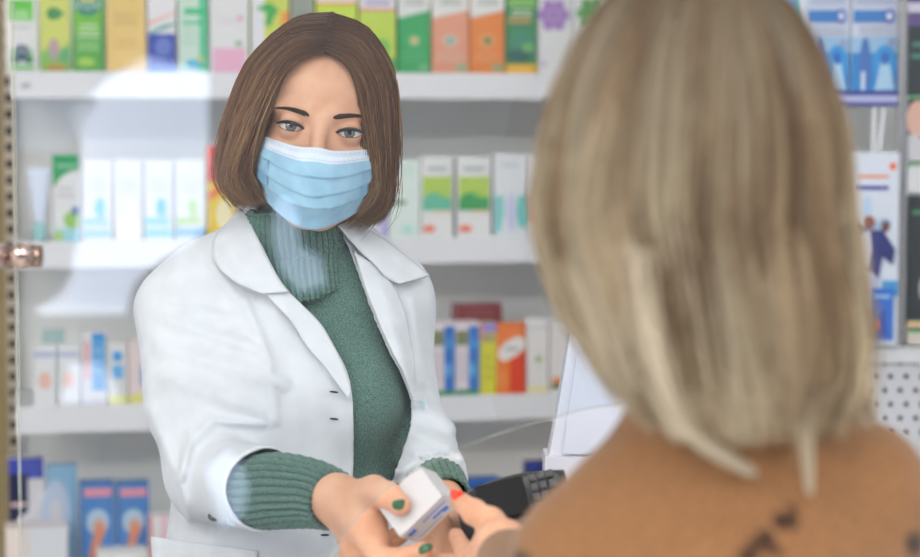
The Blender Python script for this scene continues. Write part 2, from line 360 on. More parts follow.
product('medicine_box', 'white box with a mint and emerald green side band', 'box', 178, 208, T, 75, [('r', 0, .0, .72, 1, (204, 226, 214)), ('r', .72, 0, 1, 1, (84, 200, 150)), ('r', .15, .62, 1, .66, (60, 196, 140)), ('r', .2, .74, 1, .82, (50, 190, 130)), ('l', .1, .35, .65, .6, 3, (184, 212, 202)), ('e', .72, .17, .12, .05, (220, 210, 110)), ('e', .5, .12, .3, .06, (90, 190, 220))], zfix=zA)
product('medicine_box', 'wide white box with a pink lower panel', 'box', 209.5, 249, T, 75, [('r', .08, .0, .92, .32, (232, 176, 204)), ('l', .2, .62, .8, .72, 2, (214, 210, 222)), ('e', .78, .7, .08, .025, (240, 130, 170)), ('e', .74, .38, .1, .03, (110, 170, 120))], zfix=zA)
product('medicine_box', 'lime box with green leaves and an orange corner beside the pharmacist\'s hair', 'box', 251, 289, T, 75, [('r', 0, 0, .35, 1, (226, 226, 232)), ('p', [(.1, .82), (.5, .9), (.75, .8), (.6, .7), (.5, .58), (.35, .62), (.42, .76)], (60, 168, 76)), ('r', .8, .55, 1, .78, (240, 150, 60)), ('r', .35, .0, .5, .4, (236, 140, 90))], base=(208, 216, 96), zfix=zA)
product('medicine_box', 'grey green box half hidden above the pharmacist\'s parting', 'box', 291, 314, T, 75, [('l', .2, .6, .8, .8, 3, (120, 130, 120))], base=(150, 158, 146), zfix=zA)
product('tea_box', 'bright lime box with an orange top line just right of the pharmacist\'s parting', 'box', 316, 357, T, 74, [('r', 0, .9, 1, 1, (228, 226, 230)), ('r', 0, .87, 1, .9, (240, 150, 60)), ('e', .7, .25, .3, .14, (130, 196, 90))], base=(200, 222, 74), zfix=zA)
product('tea_box', 'lime box with a purple title on white and green clover leaves', 'box', 359, 396, T, 74, [('r', 0, .82, 1, 1, (226, 224, 232)), ('r', 0, .79, 1, .82, (234, 130, 120)), ('l', .15, .86, .85, .93, 1, (130, 110, 180)), ('r', 0, 0, 1, .2, (96, 180, 90)), ('f', .6, .34, .26, (104, 190, 90)), ('f', .3, .22, .2, (70, 170, 80)), ('f', .72, .1, .2, (60, 160, 80))], base=(192, 214, 80), zfix=zA)
def slant(name, label, x0, x1, c, c2, badge):
    product(name, label, 'box', x0, x1, T, 74, [('p', [(0, .7), (1, .8), (1, 1), (0, 1)], (228, 228, 226)), ('l', .2, .86, .85, .94, 2, (150, 154, 150)), ('e', .5, .42, .24, .09, c2), ('e', .5, .42, .12, .045, badge), ('l', .1, .16, .9, .3, 2, c2), ('r', .65, .06, .95, .12, (120, 190, 140))], base=c, zfix=zA)
slant('medicine_box', 'box with a slanted white top over emerald green', 398, 430.5, (40, 164, 92), (70, 184, 112), (226, 190, 140))
slant('medicine_box', 'box with a slanted white top over pale salmon', 432, 468.5, (228, 156, 126), (222, 180, 160), (120, 180, 170))
slant('medicine_box', 'box with a slanted white top over strong orange', 470, 504.5, (232, 134, 56), (236, 160, 96), (90, 130, 60))
product('medicine_box', 'dark green striped box with a golden yellow foot', 'box', 506, 537, T, 73, [('r', 0, 0, 1, .13, (238, 184, 50)), ('r', .05, .84, .95, .95, (130, 190, 96)), ('l', .15, .72, .85, .82, 2, (210, 226, 190)), ('r', .05, .64, .8, .7, (186, 150, 90)), ('e', .5, .42, .44, .14, (60, 140, 110)), ('e', .4, .24, .4, .08, (30, 96, 90)), ('e', .7, .34, .2, .06, (110, 180, 110))], base=(52, 136, 84), zfix=zA)
product('medicine_box', 'white box with lilac flower circles', 'box', 538.5, 572, T, 73, [('e', .45, .74, .2, .085, (196, 164, 212)), ('e', .45, .74, .1, .045, (150, 110, 180)), ('f', .45, .74, .52, (168, 130, 196)), ('e', .15, .14, .08, .03, (206, 170, 216))], zfix=zA)
product('medicine_box', 'white box with green flower circles', 'box', 573.5, 610, T, 73, [('f', .5, .76, .46, (92, 160, 84)), ('e', .5, .76, .18, .07, (70, 150, 70))], zfix=zA)
product('medicine_box', 'plain white box beside the green flower box, behind the blonde hair', 'box', 612, 650, -20, 73, [('r', 0, .2, 1, .4, (170, 200, 220))], zfix=zA)
# row B
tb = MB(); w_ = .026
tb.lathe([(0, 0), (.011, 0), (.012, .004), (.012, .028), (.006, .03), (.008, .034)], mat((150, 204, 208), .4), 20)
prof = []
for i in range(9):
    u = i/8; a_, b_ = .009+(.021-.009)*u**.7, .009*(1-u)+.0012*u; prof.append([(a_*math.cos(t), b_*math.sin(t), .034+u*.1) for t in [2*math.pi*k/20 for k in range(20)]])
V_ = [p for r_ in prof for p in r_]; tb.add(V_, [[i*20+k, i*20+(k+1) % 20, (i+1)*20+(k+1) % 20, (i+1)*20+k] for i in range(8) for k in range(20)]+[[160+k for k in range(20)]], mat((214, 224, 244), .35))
s_, z_ = PG(40, 243, .03); tag(tb.build('glare_tube', loc=GW(s_, .03, rB), rz=AL, smooth=True), 'pale tube shape with a teal foot, standing in for a reflection on the counter screen', 'tube')  # a reflection blob, built as a solid tube on the shelf
product('medicine_box', 'white box with an emerald green curved top and leafy foot, beside the pale tube shape', 'box', 52, 80, 155, 243, [('p', [(0, .62), (.3, .74), (.6, .8), (1, .84), (1, 1), (0, 1)], (24, 160, 92)), ('t', 'Vprosal', .5, .86, .22, (220, 240, 228)), ('l', .15, .5, .8, .66, 2, (196, 196, 204)), ('e', .7, .26, .3, .1, (150, 200, 100)), ('e', .85, .36, .14, .05, (60, 90, 170)), ('r', 0, 0, 1, .16, (160, 214, 226)), ('e', .2, .08, .2, .06, (180, 210, 130))], zfix=zB)
for i, (a, b, c1, c2, lb) in enumerate([(82, 112, (96, 190, 190), (150, 200, 220), 'white box with a teal leaf mark seen through the glare'), (114, 142, (232, 214, 190), (236, 226, 200), 'white box with a cream oval, seen through the glare'), (144, 173, (60, 180, 190), (120, 200, 210), 'white box with a turquoise dot, seen through the glare'), (175, 205, (176, 206, 110), (110, 180, 226), 'white box with green and blue foot stripes, left of the red and yellow box')]):
    product('medicine_box', lb, 'box', a, b, 160, 242, [('e', .6, .42, .2, .12, c1), ('r', 0, .06, 1, .16, c2), ('r', 0, .2, .9, .3, c1 if i == 3 else c2), ('l', .15, .6, .85, .8, 3, (200, 204, 216))], zfix=zB, base=(226, 226, 228))
product('medicine_box', 'red and yellow box beside the pharmacist\'s hair', 'box', 207, 236, 146, 242, [('r', 0, .62, 1, 1, (226, 66, 60)), ('p', [(0, .5), (1, .7), (1, .6), (0, .42)], (238, 120, 60)), ('e', .6, .28, .3, .16, (244, 232, 190))], base=(240, 206, 62), zfix=zB)
for i in range(3):
    product('medicine_box', ['pale blue box hidden behind the pharmacist\'s neck', 'plain white box hidden behind the pharmacist\'s neck', 'pale green box hidden behind the pharmacist\'s collar'][i], 'box', 245+i*36, 278+i*36, 165, 241, [('l', .2, .5, .8, .8, 3, (170, 180, 200))], base=[(190, 208, 226), (226, 226, 228), (200, 220, 200)][i], zfix=zB)
product('medicine_box', 'low lilac box beside the pharmacist\'s right-hand hair tips', 'box', 355, 387, 208, 239, [('r', .2, .2, .8, .7, (226, 220, 240))], base=(184, 174, 226), zfix=zB)
product('medicine_box', 'pale mint box with a small dark green mark, beside the pharmacist\'s hair', 'box', 388.5, 420, 160, 239, [('e', .35, .46, .25, .03, (90, 140, 110)), ('e', .6, .12, .2, .06, (180, 224, 218)), ('e', .2, .7, .2, .1, (236, 226, 214)), ('l', .25, .82, .8, .93, 2, (190, 214, 208))], base=(218, 230, 226), zfix=zB)
def landscape(x0, x1, lb, dk):
    product('medicine_box', lb, 'box', x0, x1, 157, 240, [('r', .04, .34, .96, .76, (176, 204, 84)), ('e', .5, .48, .3, .1, (140, 194, 84)), ('r', .04, .34, .96, .5, dk), ('e', .35, .5, .22, .06, dk), ('l', .2, .82, .8, .9, 1, (150, 160, 160)), ('e', .24, .12, .2, .045, (240, 130, 112)), ('r', .4, .3, .96, .34, (240, 214, 190))], base=(228, 228, 230), zfix=zB, group=None)
landscape(421, 453, 'white box with a lime picture over a teal band, left of the twin lime boxes', (96, 186, 156))
landscape(457, 491, 'white box with a lime picture over dark green bushes, right of the twin lime boxes', (50, 158, 84))
product('medicine_box', 'white box with turquoise corners and a lilac figure', 'box', 494, 527, 154, 239, [('p', [(0, .06), (.2, .06), (.32, .3), (.3, .5), (0, .5)], (140, 208, 210)), ('p', [(1, .12), (.75, .12), (.68, .3), (.72, .5), (1, .5)], (110, 200, 196)), ('e', .52, .3, .14, .24, (200, 204, 234)), ('l', .25, .84, .75, .9, 1, (186, 196, 210))], base=(226, 228, 234), zfix=zB)
product('medicine_box', 'white box with a coral red shape at the edge of the blonde hair', 'box', 528.5, 560, 154, 239, [('p', [(.05, .18), (.4, .18), (.5, .4), (.35, .56), (.1, .48)], (236, 120, 100)), ('r', 0, .18, .1, .5, (110, 200, 196))], base=(228, 226, 230), zfix=zB)
# row C
product('medicine_box', 'low teal box lying behind the twin white boxes at left', 'box', 42, 66, 331, 402, [], base=(176, 206, 206), off=.13, zfix=zC)
for x0, x1, lb in ((33, 56.5, 'white box with a pale blue line and peach spot, nearest the slotted upright'), (57.5, 80, 'white box with a pale blue line and peach spot, second from the slotted upright')):
    product('medicine_box', lb, 'box', x0, x1, 345, 404, [('r', .02, .8, .98, .88, (176, 186, 216)), ('e', .5, .42, .3, .14, (232, 190, 176))], base=(226, 226, 230), zfix=zC)
product('medicine_box', 'tall white box with a red stripe and a blue panel', 'box', 81, 107, 331, 403, [('r', .12, .35, .3, .85, (226, 160, 160)), ('r', .42, .2, .96, .96, (84, 160, 220)), ('r', .42, .88, .96, .96, (50, 140, 212)), ('l', .5, .4, .9, .8, 3, (140, 190, 230))], base=(218, 216, 222), zfix=zC)
product('medicine_box', 'white box with two blue squares and a yellow foot', 'box', 108, 127, 343, 403, [('e', .5, .78, .3, .09, (70, 150, 220)), ('r', .22, .42, .82, .64, (100, 170, 226)), ('r', .0, .02, 1, .16, (220, 222, 140))], base=(216, 216, 216), zfix=zC)
product('medicine_box', 'pale pink box with a yellow foot beside the white sleeve', 'box', 128, 152, 341, 403, [('r', .0, .02, 1, .16, (220, 216, 120)), ('r', .5, .3, .9, .6, (130, 160, 210))], base=(222, 204, 206), zfix=zC)
for x0, x1, lb in ((431, 455, 'white box with an olive picture and a blue edge strip, beside the white sleeve'), (455.5, 479.5, 'white box with an olive picture and a blue edge strip, beside the yellow box')):
    product('medicine_box', lb, 'box', x0, x1, 322, 391, [('r', .02, .68, .52, .88, (120, 126, 84)), ('r', .54, 0, 1, .94, (34, 110, 196)), ('e', .77, .7, .16, .08, (60, 150, 220)), ('e', .72, .35, .14, .1, (90, 170, 226)), ('l', .06, .2, .48, .6, 4, (208, 196, 206)), ('r', .02, .0, .95, .08, (40, 140, 84))], base=(226, 214, 220), zfix=zC)
product('medicine_box', 'narrow acid yellow box with a lilac top', 'box', 480, 496.5, 323, 391, [('r', 0, .86, 1, 1, (150, 136, 206)), ('r', .1, .74, .9, .84, (160, 150, 110)), ('r', 0, .76, .16, .98, (230, 140, 120)), ('l', .2, .2, .8, .6, 3, (196, 194, 40))], base=(218, 210, 48), zfix=zC)
product('medicine_box', 'orange box with a white tilted oval title', 'box', 497, 525.5, 324, 391, [('r', .46, .02, 1, .6, (222, 66, 34)), ('p', [(.04, .52), (.25, .46), (.7, .55), (1, .66), (.98, .78), (.7, .82), (.3, .74), (.04, .62)], (232, 226, 222)), ('l', .3, .6, .75, .7, 1, (160, 160, 170)), ('e', .2, .2, .18, .16, (240, 140, 70))], base=(236, 120, 40), zfix=zC)
product('medicine_box', 'white box with a tiny green flower, right of the orange box', 'box', 527, 548, 319, 391, [('r', .0, .86, 1, .9, (206, 204, 208)), ('f', .55, .46, .2, (150, 176, 110)), ('r', 0, .02, 1, .1, (232, 226, 170))], base=(228, 224, 224), zfix=zC)
product('medicine_box', 'white box with an orange and green foot, right end of the lower middle shelf', 'box', 549.5, 574, 320, 391, [('r', .1, .06, .9, .14, (96, 110, 60)), ('r', .1, .14, .9, .22, (236, 160, 110))], base=(226, 222, 222), zfix=zC)
product('medicine_box', 'dark red box standing behind the yellow and blue boxes', 'box', 457, 502, 305, 391, [('l', .15, .84, .85, .97, 2, (160, 84, 90))], base=(150, 40, 50), off=.14, zfix=zC)
# row D
product('medicine_box', 'navy and white box with dark swirl beside the slotted upright', 'box', 8, 45, 459, 560, [('r', 0, .8, 1, 1, (58, 74, 180)), ('r', 0, .35, .55, .85, (20, 30, 74)), ('p', [(0, .35), (.6, .5), (1, .8), (1, .6), (.4, .3), (0, .25)], (222, 222, 230)), ('l', .06, .52, .5, .6, 1, (230, 200, 206))], base=(216, 214, 220), zfix=zD, off=.09)
product('medicine_box', 'pale blue box with a white arch, behind the twin blue boxes', 'box', 46, 78, 466, 560, [('e', .3, .45, .5, .4, (188, 204, 228)), ('e', .3, .45, .2, .2, (212, 212, 220))], base=(140, 184, 218), zfix=zD, off=.09)
for x0, x1, lb in ((80, 115.5, 'blue box with an orange figure and pink title bar, left of the twin pair'), (116.5, 150, 'blue box with an orange figure and pink title bar, right of the twin pair')):
    product('medicine_box', lb, 'box', x0, x1, 483, 560, [('r', .1, .82, .92, .92, (232, 150, 170)), ('e', .5, .5, .34, .16, (180, 204, 226)), ('e', .55, .42, .2, .12, (216, 160, 140)), ('p', [(.2, .05), (.45, .05), (.7, .4), (.5, .48)], (222, 140, 104))], base=(70, 128, 196), zfix=zD, off=.06)
product('medicine_box', 'small white and pink box at the foot of the white sleeve', 'box', 149, 178, 516, 560, [('r', .4, 0, .7, 1, (226, 190, 206)), ('r', 0, .1, .1, 1, (220, 130, 130))], zfix=zD, base=(228, 224, 226))
product('leaflet_box', 'plain low white carton at the bottom left corner', 'box', 5, 68, 529, 560, [('r', .4, 0, 1, 1, (222, 224, 232))], zfix=zD, base=(226, 216, 214), off=.012)
product('leaflet_box', 'low white carton in front of the twin blue boxes', 'box', 97, 148, 552, 560, [], zfix=zD, base=(228, 228, 226), off=.012)
product('medicine_box', 'bright blue box beside the white sleeve cuff and card terminal', 'box', 458, 502, 481, 558, [('r', .6, .6, 1, .9, (150, 190, 220)), ('e', .3, .8, .3, .1, (20, 60, 170))], base=(34, 96, 180), zfix=zD)
product('medicine_box', 'dark navy box above the card terminal', 'box', 527, 552, 463, 558, [('r', 0, .72, 1, .82, (200, 190, 210)), ('r', 0, .9, .5, 1, (34, 50, 140))], base=(30, 34, 110), zfix=zD)
product('medicine_box', 'pale grey box between the two dark blue boxes', 'box', 503, 526, 490, 558, [], base=(190, 198, 206), zfix=zD)
# ------------------------------------------------------------------ right-hand display
AD = R(-6); DO = P(860, 200, 3.55); DO.z = 0
PD, DW = frame(DO, AD)
dk = (PD, DW); NAVY = mat((30, 34, 140), .35)
e0 = PD(745, 100)[0]; e1 = PD(897.5, 100)[0]
dsp = empty('display_rack', DW((e0+e1)/2, .3, 0), AD); tag(dsp, 'white display rack with chrome post and perforated base behind the blonde customer', 'display rack')
mc = (e0+e1)/2; hw = (e1-e0)/2
mb = MB(); mb.box(-hw, hw+.3, 0, .02, .3, 2.3, PANEL); mb.build('back_panel', dsp, loc=(0, 0, 0))
CHR = mat((190, 188, 190), .22, .9)
zt = 2.3; zb_ = PD(890, 346)[1]
for xx, ww in ((PD(899.5, 200)[0], .006), (PD(905, 200)[0], .004)):
    mb = MB(); mb.box(xx-mc-ww, xx-mc+ww, -.306, -.29, zb_, zt, CHR, bev=.0015); mb.build('post', dsp, loc=(0, 0, 0))
mb = MB(); xx = PD(902.3, 200)[0]; mb.box(xx-mc-.003, xx-mc+.003, -.295, -.29, zb_, zt, mat((60, 50, 48), .5)); mb.build('post_groove', dsp, loc=(0, 0, 0))
mb = MB(); mb.box(-hw, hw+.3, -.31, 0, zb_-.028, zb_, WHITE, bev=.002); mb.build('base_ledge', dsp, loc=(0, 0, 0))
# perforated panel
mb = MB(); zp0 = PD(890, 463)[1]; PW = mat((214, 214, 222), .5); mb.box(-hw, hw+.3, -.3, -.29, zp0, zb_-.03, PW); HO = mat((30, 18, 18), .9)
def hole(px, py):
    s_, z_ = PD(px, py); mb.prism([(s_-mc+.0042*math.cos(t), z_+.0042*math.sin(t)) for t in [i*math.pi/8 for i in range(16)]], -.3012, -.3, HO)
for r_ in range(6):
    for c_ in range(-8, 4): hole(884.5+15.6*c_+(6 if r_ % 2 else 0), 362.5+13.9*r_)
mb.build('perforated_panel', dsp, loc=(0, 0, 0))
mb = MB(); mb.box(-hw, hw+.3, -.3, 0, 0, zp0-.003, mat((206, 212, 226), .5)); mb.build('plinth', dsp, loc=(0, 0, 0))
for yy, nm in ((93, 'holding the toothbrush packs'), (246, 'behind the hanging pack with the woman')):
    t = empty('shelf', DW(mc, 0, PD(870, yy)[1]), AD); tag(t, 'white display shelf with two dark blue stripes '+nm, 'shelf')
    mb = MB(); mb.box(-hw, hw, .003, .29, -.02, 0, WHITE); mb.build('board', t, loc=(0, 0, 0))
    mb = MB(); mb.box(-hw, hw, -.006, .002, -.022, .003, mat((176, 180, 222), .4)); mb.box(-hw, hw, -.0068, -.006, -.0035, .003, NAVY); mb.box(-hw, hw, -.0068, -.006, -.022, -.0155, NAVY); mb.build('price_rail', t, loc=(0, 0, 0))
z1_ = PD(870, 93)[1]+.003
def brush(x0, x1, lb):
    product('toothbrush_pack', lb, 'pack', x0, x1, -40, 91, [('r', 0, .0, 1, .3, (30, 130, 204)), ('r', 0, .3, 1, .42, (150, 190, 224)), ('e', .3, .22, .12, .2, (60, 110, 190)), ('r', .22, .02, .3, .16, (214, 226, 240)), ('e', .72, .22, .26, .14, (40, 150, 220)), ('p', [(.5, .02), (.94, .02), (.86, .14), (.8, .24), (.64, .24), (.58, .14)], (170, 206, 234)), ('e', .72, .26, .1, .05, (20, 100, 190)), ('r', .04, .53, .9, .62, (40, 120, 196)), ('e', .8, .575, .13, .055, (60, 90, 180)), ('e', .8, .575, .07, .03, (206, 220, 240)), ('l', .1, .66, .9, .95, 5, (176, 184, 214)), ('e', .85, .38, .08, .03, (150, 160, 200)), ('l', .15, .44, .9, .51, 2, (190, 196, 216))], base=(206, 212, 232), fr=dk, ang=AD, zfix=z1_-.003, depth=.04)
brush(807, 849, 'pale blue toothbrush pack with smiling face print, left one beside the blonde hair')
brush(852, 898, 'pale blue toothbrush pack with smiling face print, right one against the chrome post')
product('toothpaste_pack', 'white and blue pack with red and teal arcs, touching the blonde hair at the top', 'pack', 752, 805, -40, 91, [('p', [(0, .55), (.5, .75), (.9, .98), (1, 1), (.8, 1), (.4, .82), (0, .66)], (232, 120, 130)), ('p', [(.1, .5), (.5, .72), (.8, .9), (.9, .5), (.8, .2), (.3, .1)], (120, 160, 220)), ('p', [(.8, .84), (.88, .8), (.86, .4), (.8, .2), (.76, .4)], (60, 180, 186))], base=(216, 220, 230), fr=dk, ang=AD, zfix=z1_-.003, depth=.04)
product('hanging_pack', 'white pack showing a woman in a blue jacket over blue letters, hanging at right', 'pack', 848, 897, 153, 341, [('l', .15, .86, .8, .9, 1, (236, 150, 130)), ('e', .88, .93, .07, .02, (240, 110, 70)), ('l', .12, .8, .8, .845, 1, (60, 60, 170)), ('t', 'UniD', .5, .6, .34, (120, 176, 224)), ('e', .38, .72, .1, .06, (190, 214, 240)), ('p', [(.2, .34), (.15, .5), (.2, .62), (.45, .6), (.7, .6), (.95, .5), (.9, .42), (.7, .46), (.62, .34)], (30, 42, 120)), ('p', [(.22, .44), (.2, .58), (.44, .6), (.48, .5), (.38, .4)], (206, 206, 220)), ('e', .42, .64, .12, .035, (150, 90, 80)), ('e', .2, .6, .07, .03, (60, 30, 40)), ('e', .75, .62, .08, .03, (120, 70, 70)), ('r', .7, .26, 1, .34, (60, 150, 214)), ('e', .3, .32, .34, .07, (190, 200, 226)), ('r', .45, .03, .92, .3, (34, 110, 210)), ('p', [(.5, .05), (.8, .05), (.75, .2), (.6, .16)], (16, 70, 180)), ('e', .56, .11, .08, .03, (230, 110, 110)), ('l', .5, .24, .86, .28, 1, (150, 200, 240))], base=(220, 226, 240), fr=dk, ang=AD, off=-.03, depth=.02, zfix=zb_+.003)
product('hanging_pack', 'pale card with an orange dot, mostly behind the blonde hair', 'pack', 810, 846, 150, 341, [('e', .75, .93, .1, .02, (240, 130, 90)), ('r', .2, .3, .9, .5, (80, 140, 200))], base=(222, 222, 226), fr=dk, ang=AD, off=-.02, depth=.02, zfix=zb_+.003)
mb = MB(); s_, z_ = PD(874, 105); s2, z2 = PD(870, 155); mb.box(-.003, .003, 0, .004, z2-z_, 0, mat((226, 226, 230), .4)); mb.prism([(.012, 0), (.02, 0), (.013, z2-z_), (.004, z2-z_)], .001, .004, mat((214, 214, 220), .4))
tag(mb.build('hanging_strip', loc=DW(s_, -.004, z_+.0), rz=AD), 'white plastic hanging strip below the blue striped shelf', 'hanging strip')
# column right of the chrome posts
for (y0, y1, nm, lb, base, dec) in [(-20, 96, 'dark_pack', 'dark green black pack with a violet top at the right edge', (18, 38, 46), [('r', 0, .6, 1, 1, (86, 70, 130)), ('r', 0, .72, 1, .8, (206, 200, 220)), ('l', .1, .3, .6, .5, 2, (60, 120, 110))]), (98, 161, 'picture_pack', 'pack with a woman\'s face and dark clothes at the right edge', (40, 40, 60), [('e', .25, .66, .3, .3, (220, 176, 160)), ('p', [(0, 0), (.5, 0), (.4, .3), (.2, .42), (0, .4)], (206, 204, 214)), ('r', .4, .86, 1, 1, (20, 60, 50))]), (196, 328, 'dark_pack', 'tall black pack with a silver brush head at the right edge, above the perforated panel', (24, 34, 42), [('e', .8, .3, .5, .16, (170, 172, 176)), ('r', 0, .0, 1, .05, (214, 186, 140)), ('l', .1, .84, .5, .92, 1, (60, 130, 90))])]:
    zf = {96: 164, 161: 164, 328: 346}[y1]
    product(nm, lb, 'pack', 908.5, 945, y0, y1, dec, base=base, fr=dk, ang=AD, off=-.01, depth=.03)
for yy0, yy1, cc, nm in ((164, 192, (222, 222, 226), 'below the pack with the woman\'s face'), (330, 344, (216, 206, 196), 'just above the white base ledge'), (96.5, 98, (40, 120, 90), 'between the dark pack and the face pack')):
    s_, za = PD(907, yy0); _, zbb = PD(907, yy1); mb = MB(); mb.box(0, .1, 0, .3, zbb-za, 0, mat(cc, .4)); mb.box(0, .1, -.001, 0, -.003, 0, mat((80, 190, 110), .4))
    tag(mb.build('shelf', loc=DW(s_, -.012, za), rz=AD), 'short pale shelf edge at far right '+nm, 'shelf')
#PEOPLE
# ------------------------------------------------------------------ the pharmacist
SKIN = noisemat((212, 158, 128), (224, 174, 146), 30, rough=.5, bump=.05, bscale=400, dist=.0003)
SKIN.node_tree.nodes['Principled BSDF'].inputs['Subsurface Weight'].default_value = .12
SKIN.node_tree.nodes['Principled BSDF'].inputs['Subsurface Radius'].default_value = (.9, .35, .2)
SKIN.node_tree.nodes['Principled BSDF'].inputs['Subsurface Scale'].default_value = .006
def face_sdf(X, Y, Z):
    A_ = np.abs(X)
    d = ell(X, Y, Z, (0, .018, .037), (.073, .092, .076))
    d = smin(d, ell(X, Y, Z, (0, -.022, -.028), (.061, .070, .088)), .02)
    d = smin(d, ell(X, Y, Z, (0, -.030, .043), (.061, .062, .054)), .02)
    d = smin(d, sph(X, Y, Z, (0, -.062, -.088), .018), .022)
    d = smin(d, cap(A_, Y, Z, (.052, -.002, -.062), (.012, -.060, -.093), .014, .012), .02)
    d = smin(d, sph(A_, Y, Z, (.038, -.060, -.038), .022), .022)
    d = smin(d, cap(A_, Y, Z, (.014, -.086, .019), (.046, -.070, .019), .0065, .006), .012)
    d = smax(d, -sph(A_, Y, Z, (.0315, -.104, -.001), .0165), .012)
    d = smin(d, cap(X, Y, Z, (0, -.087, .010), (0, -.108, -.034), .0062, .0085), .010)
    d = smin(d, sph(A_, Y, Z, (.010, -.098, -.038), .0065), .006)
    d = smin(d, sph(A_, Y, Z, (.0315, -.0775, -.0005), .0136), .0045)
    d = smin(d, cap(A_, Y, Z, (.0, -.100, -.064), (.020, -.090, -.066), .006, .004), .005)
    d = smin(d, cap(A_, Y, Z, (.0, -.099, -.074), (.015, -.092, -.072), .0065, .005), .005)
    d = smin(d, ell(A_, Y, Z, (.077, .012, -.012), (.006, .015, .028)), .006)
    dx = (A_-.0315)/.0145; up = .0047*(1-np.clip(np.abs(dx-.05), 0, 1.2)**2.2)+.0010*dx; dn = -.0040*(1-np.clip(np.abs(dx), 0, 1.2)**2)+.0006*dx
    al = np.maximum(Z-up, dn-Z); al = np.maximum(al, Y+.0775)
    al = np.maximum(al, (np.abs(dx)-1)*.0145)
    d = np.maximum(d, -al)
    # neck
    d = smin(d, cap(X, Y, Z, (0, .022, -.07), (0, .040, -.21), .047, .047), .012)
    return d
def headM(px, py, Y, roll, pitch, yaw):
    return Matrix.Translation(P(px, py, Y)) @ Matrix.Rotation(yaw, 4, 'Z') @ Matrix.Rotation(roll, 4, 'Y') @ Matrix.Rotation(pitch, 4, 'X')
def xf(M, V):
    M = np.array(M); return V @ M[:3, :3].T+M[:3, 3]
HM = headM(323, 123, 2.41, R(6.5), R(5), R(2))
HMI = np.array(HM.inverted())
ph = empty('person', (P(310, 400, 2.45).x, 2.46, 0))
tag(ph, 'person in open white coat, green turtleneck and blue face mask handing over a small box', 'person')
hv, hf = nets(face_sdf, (-.088, -.125, -.19), (.088, .118, .128), .00145)
hv = xf(HM, hv)
# torso + legs (coarse, all under clothes)
def torso_core(X, Y, Z, o=0.0):
    d = ell(X, Y, Z, P(303, 375, 2.46), (.128, .095, .17))
    d = smin(d, cap(X, Y, Z, P(300, 420, 2.46), P(303, 640, 2.46), .112, .135, 1.25), .06)
    d = smin(d, cap(X, Y, Z, P(215, 288, 2.46), P(300, 268, 2.47), .048, .052), .05)
    d = smin(d, cap(X, Y, Z, P(300, 268, 2.47), P(386, 298, 2.47), .052, .043), .05)
    d = smin(d, cap(X, Y, Z, P(303, 240, 2.465), P(302, 290, 2.47), .052, .06), .03)
    for px in (258, 352): d = smin(d, ell(X, Y, Z, P(px, 395, 2.385), (.052, .05, .055)), .04)
    return d-o
ArmR = [pj(188, 312, 2.455, 60), pj(198, 395, 2.40, 56), pj(213, 472, 2.355, 48)]       # picture left
ForR = [pj(214, 478, 2.35, 45), pj(262, 489, 2.22, 44)]
ArmL = [pj(394, 318, 2.47, 39), pj(402, 395, 2.45, 36), pj(417, 446, 2.42, 38)]
ForL = [pj(418, 446, 2.42, 38), pj(438, 486, 2.31, 35)]
def under(X, Y, Z):
    d = torso_core(X, Y, Z, -.012)
    d = smin(d, cap(X, Y, Z, ArmR[0][0], ArmR[2][0], .026, .028), .005); d = smin(d, cap(X, Y, Z, ArmR[2][0], P(300, 494, 2.17), .034, .027), .02)
    d = smin(d, cap(X, Y, Z, ArmL[0][0], ArmL[2][0], .020, .020), .005); d = smin(d, cap(X, Y, Z, P(420, 452, 2.40), P(443, 500, 2.26), .020, .022), .01)
    return d
b1, f1 = nets(under, (-.40, 2.08, .95), (.12, 2.62, 1.60), .008)
def handR(X, Y, Z):
    d = chain(X, Y, Z, [pj(290, 492, 2.19, 27), pj(310, 494, 2.16, 25), pj(338, 499, 2.125, 23), pj(362, 516, 2.10, 21), pj(374, 540, 2.085, 17)], .012)
    d = smin(d, chain(X, Y, Z, [pj(345, 508, 2.125, 20), pj(360, 545, 2.12, 19)], .01), .014)
    th = chain(X, Y, Z, [pj(350, 499, 2.11, 18), pj(374, 491, 2.085, 14.5), pj(388, 495, 2.07, 12.2), pj(400, 505, 2.052, 10.6)], .006)
    ix = chain(X, Y, Z, [pj(366, 530, 2.09, 14), pj(380, 558, 2.065, 11.5), pj(402, 558, 2.05, 9.6), pj(424, 550, 2.04, 8.4)], .004)
    md = chain(X, Y, Z, [pj(368, 524, 2.11, 13), pj(386, 545, 2.135, 10), pj(400, 534, 2.135, 9), pj(412, 520, 2.13, 8)], .004)
    rg = chain(X, Y, Z, [pj(358, 548, 2.12, 13), pj(376, 578, 2.12, 10), pj(402, 576, 2.11, 9), pj(424, 566, 2.10, 8)], .004)
    lt = chain(X, Y, Z, [pj(350, 556, 2.14, 12), pj(364, 590, 2.15, 9), pj(388, 594, 2.14, 8), pj(406, 586, 2.13, 7)], .004)
    d = smin(d, th, .010)
    fg = np.minimum(np.minimum(ix, md), np.minimum(rg, lt))
    return smin(d, fg, .006)
b2, f2 = nets(handR, (P(268, 500, 2.1).x, 2.01, P(300, 630, 2.1).z), (P(445, 500, 2.1).x, 2.23, P(300, 450, 2.15).z), .0018)
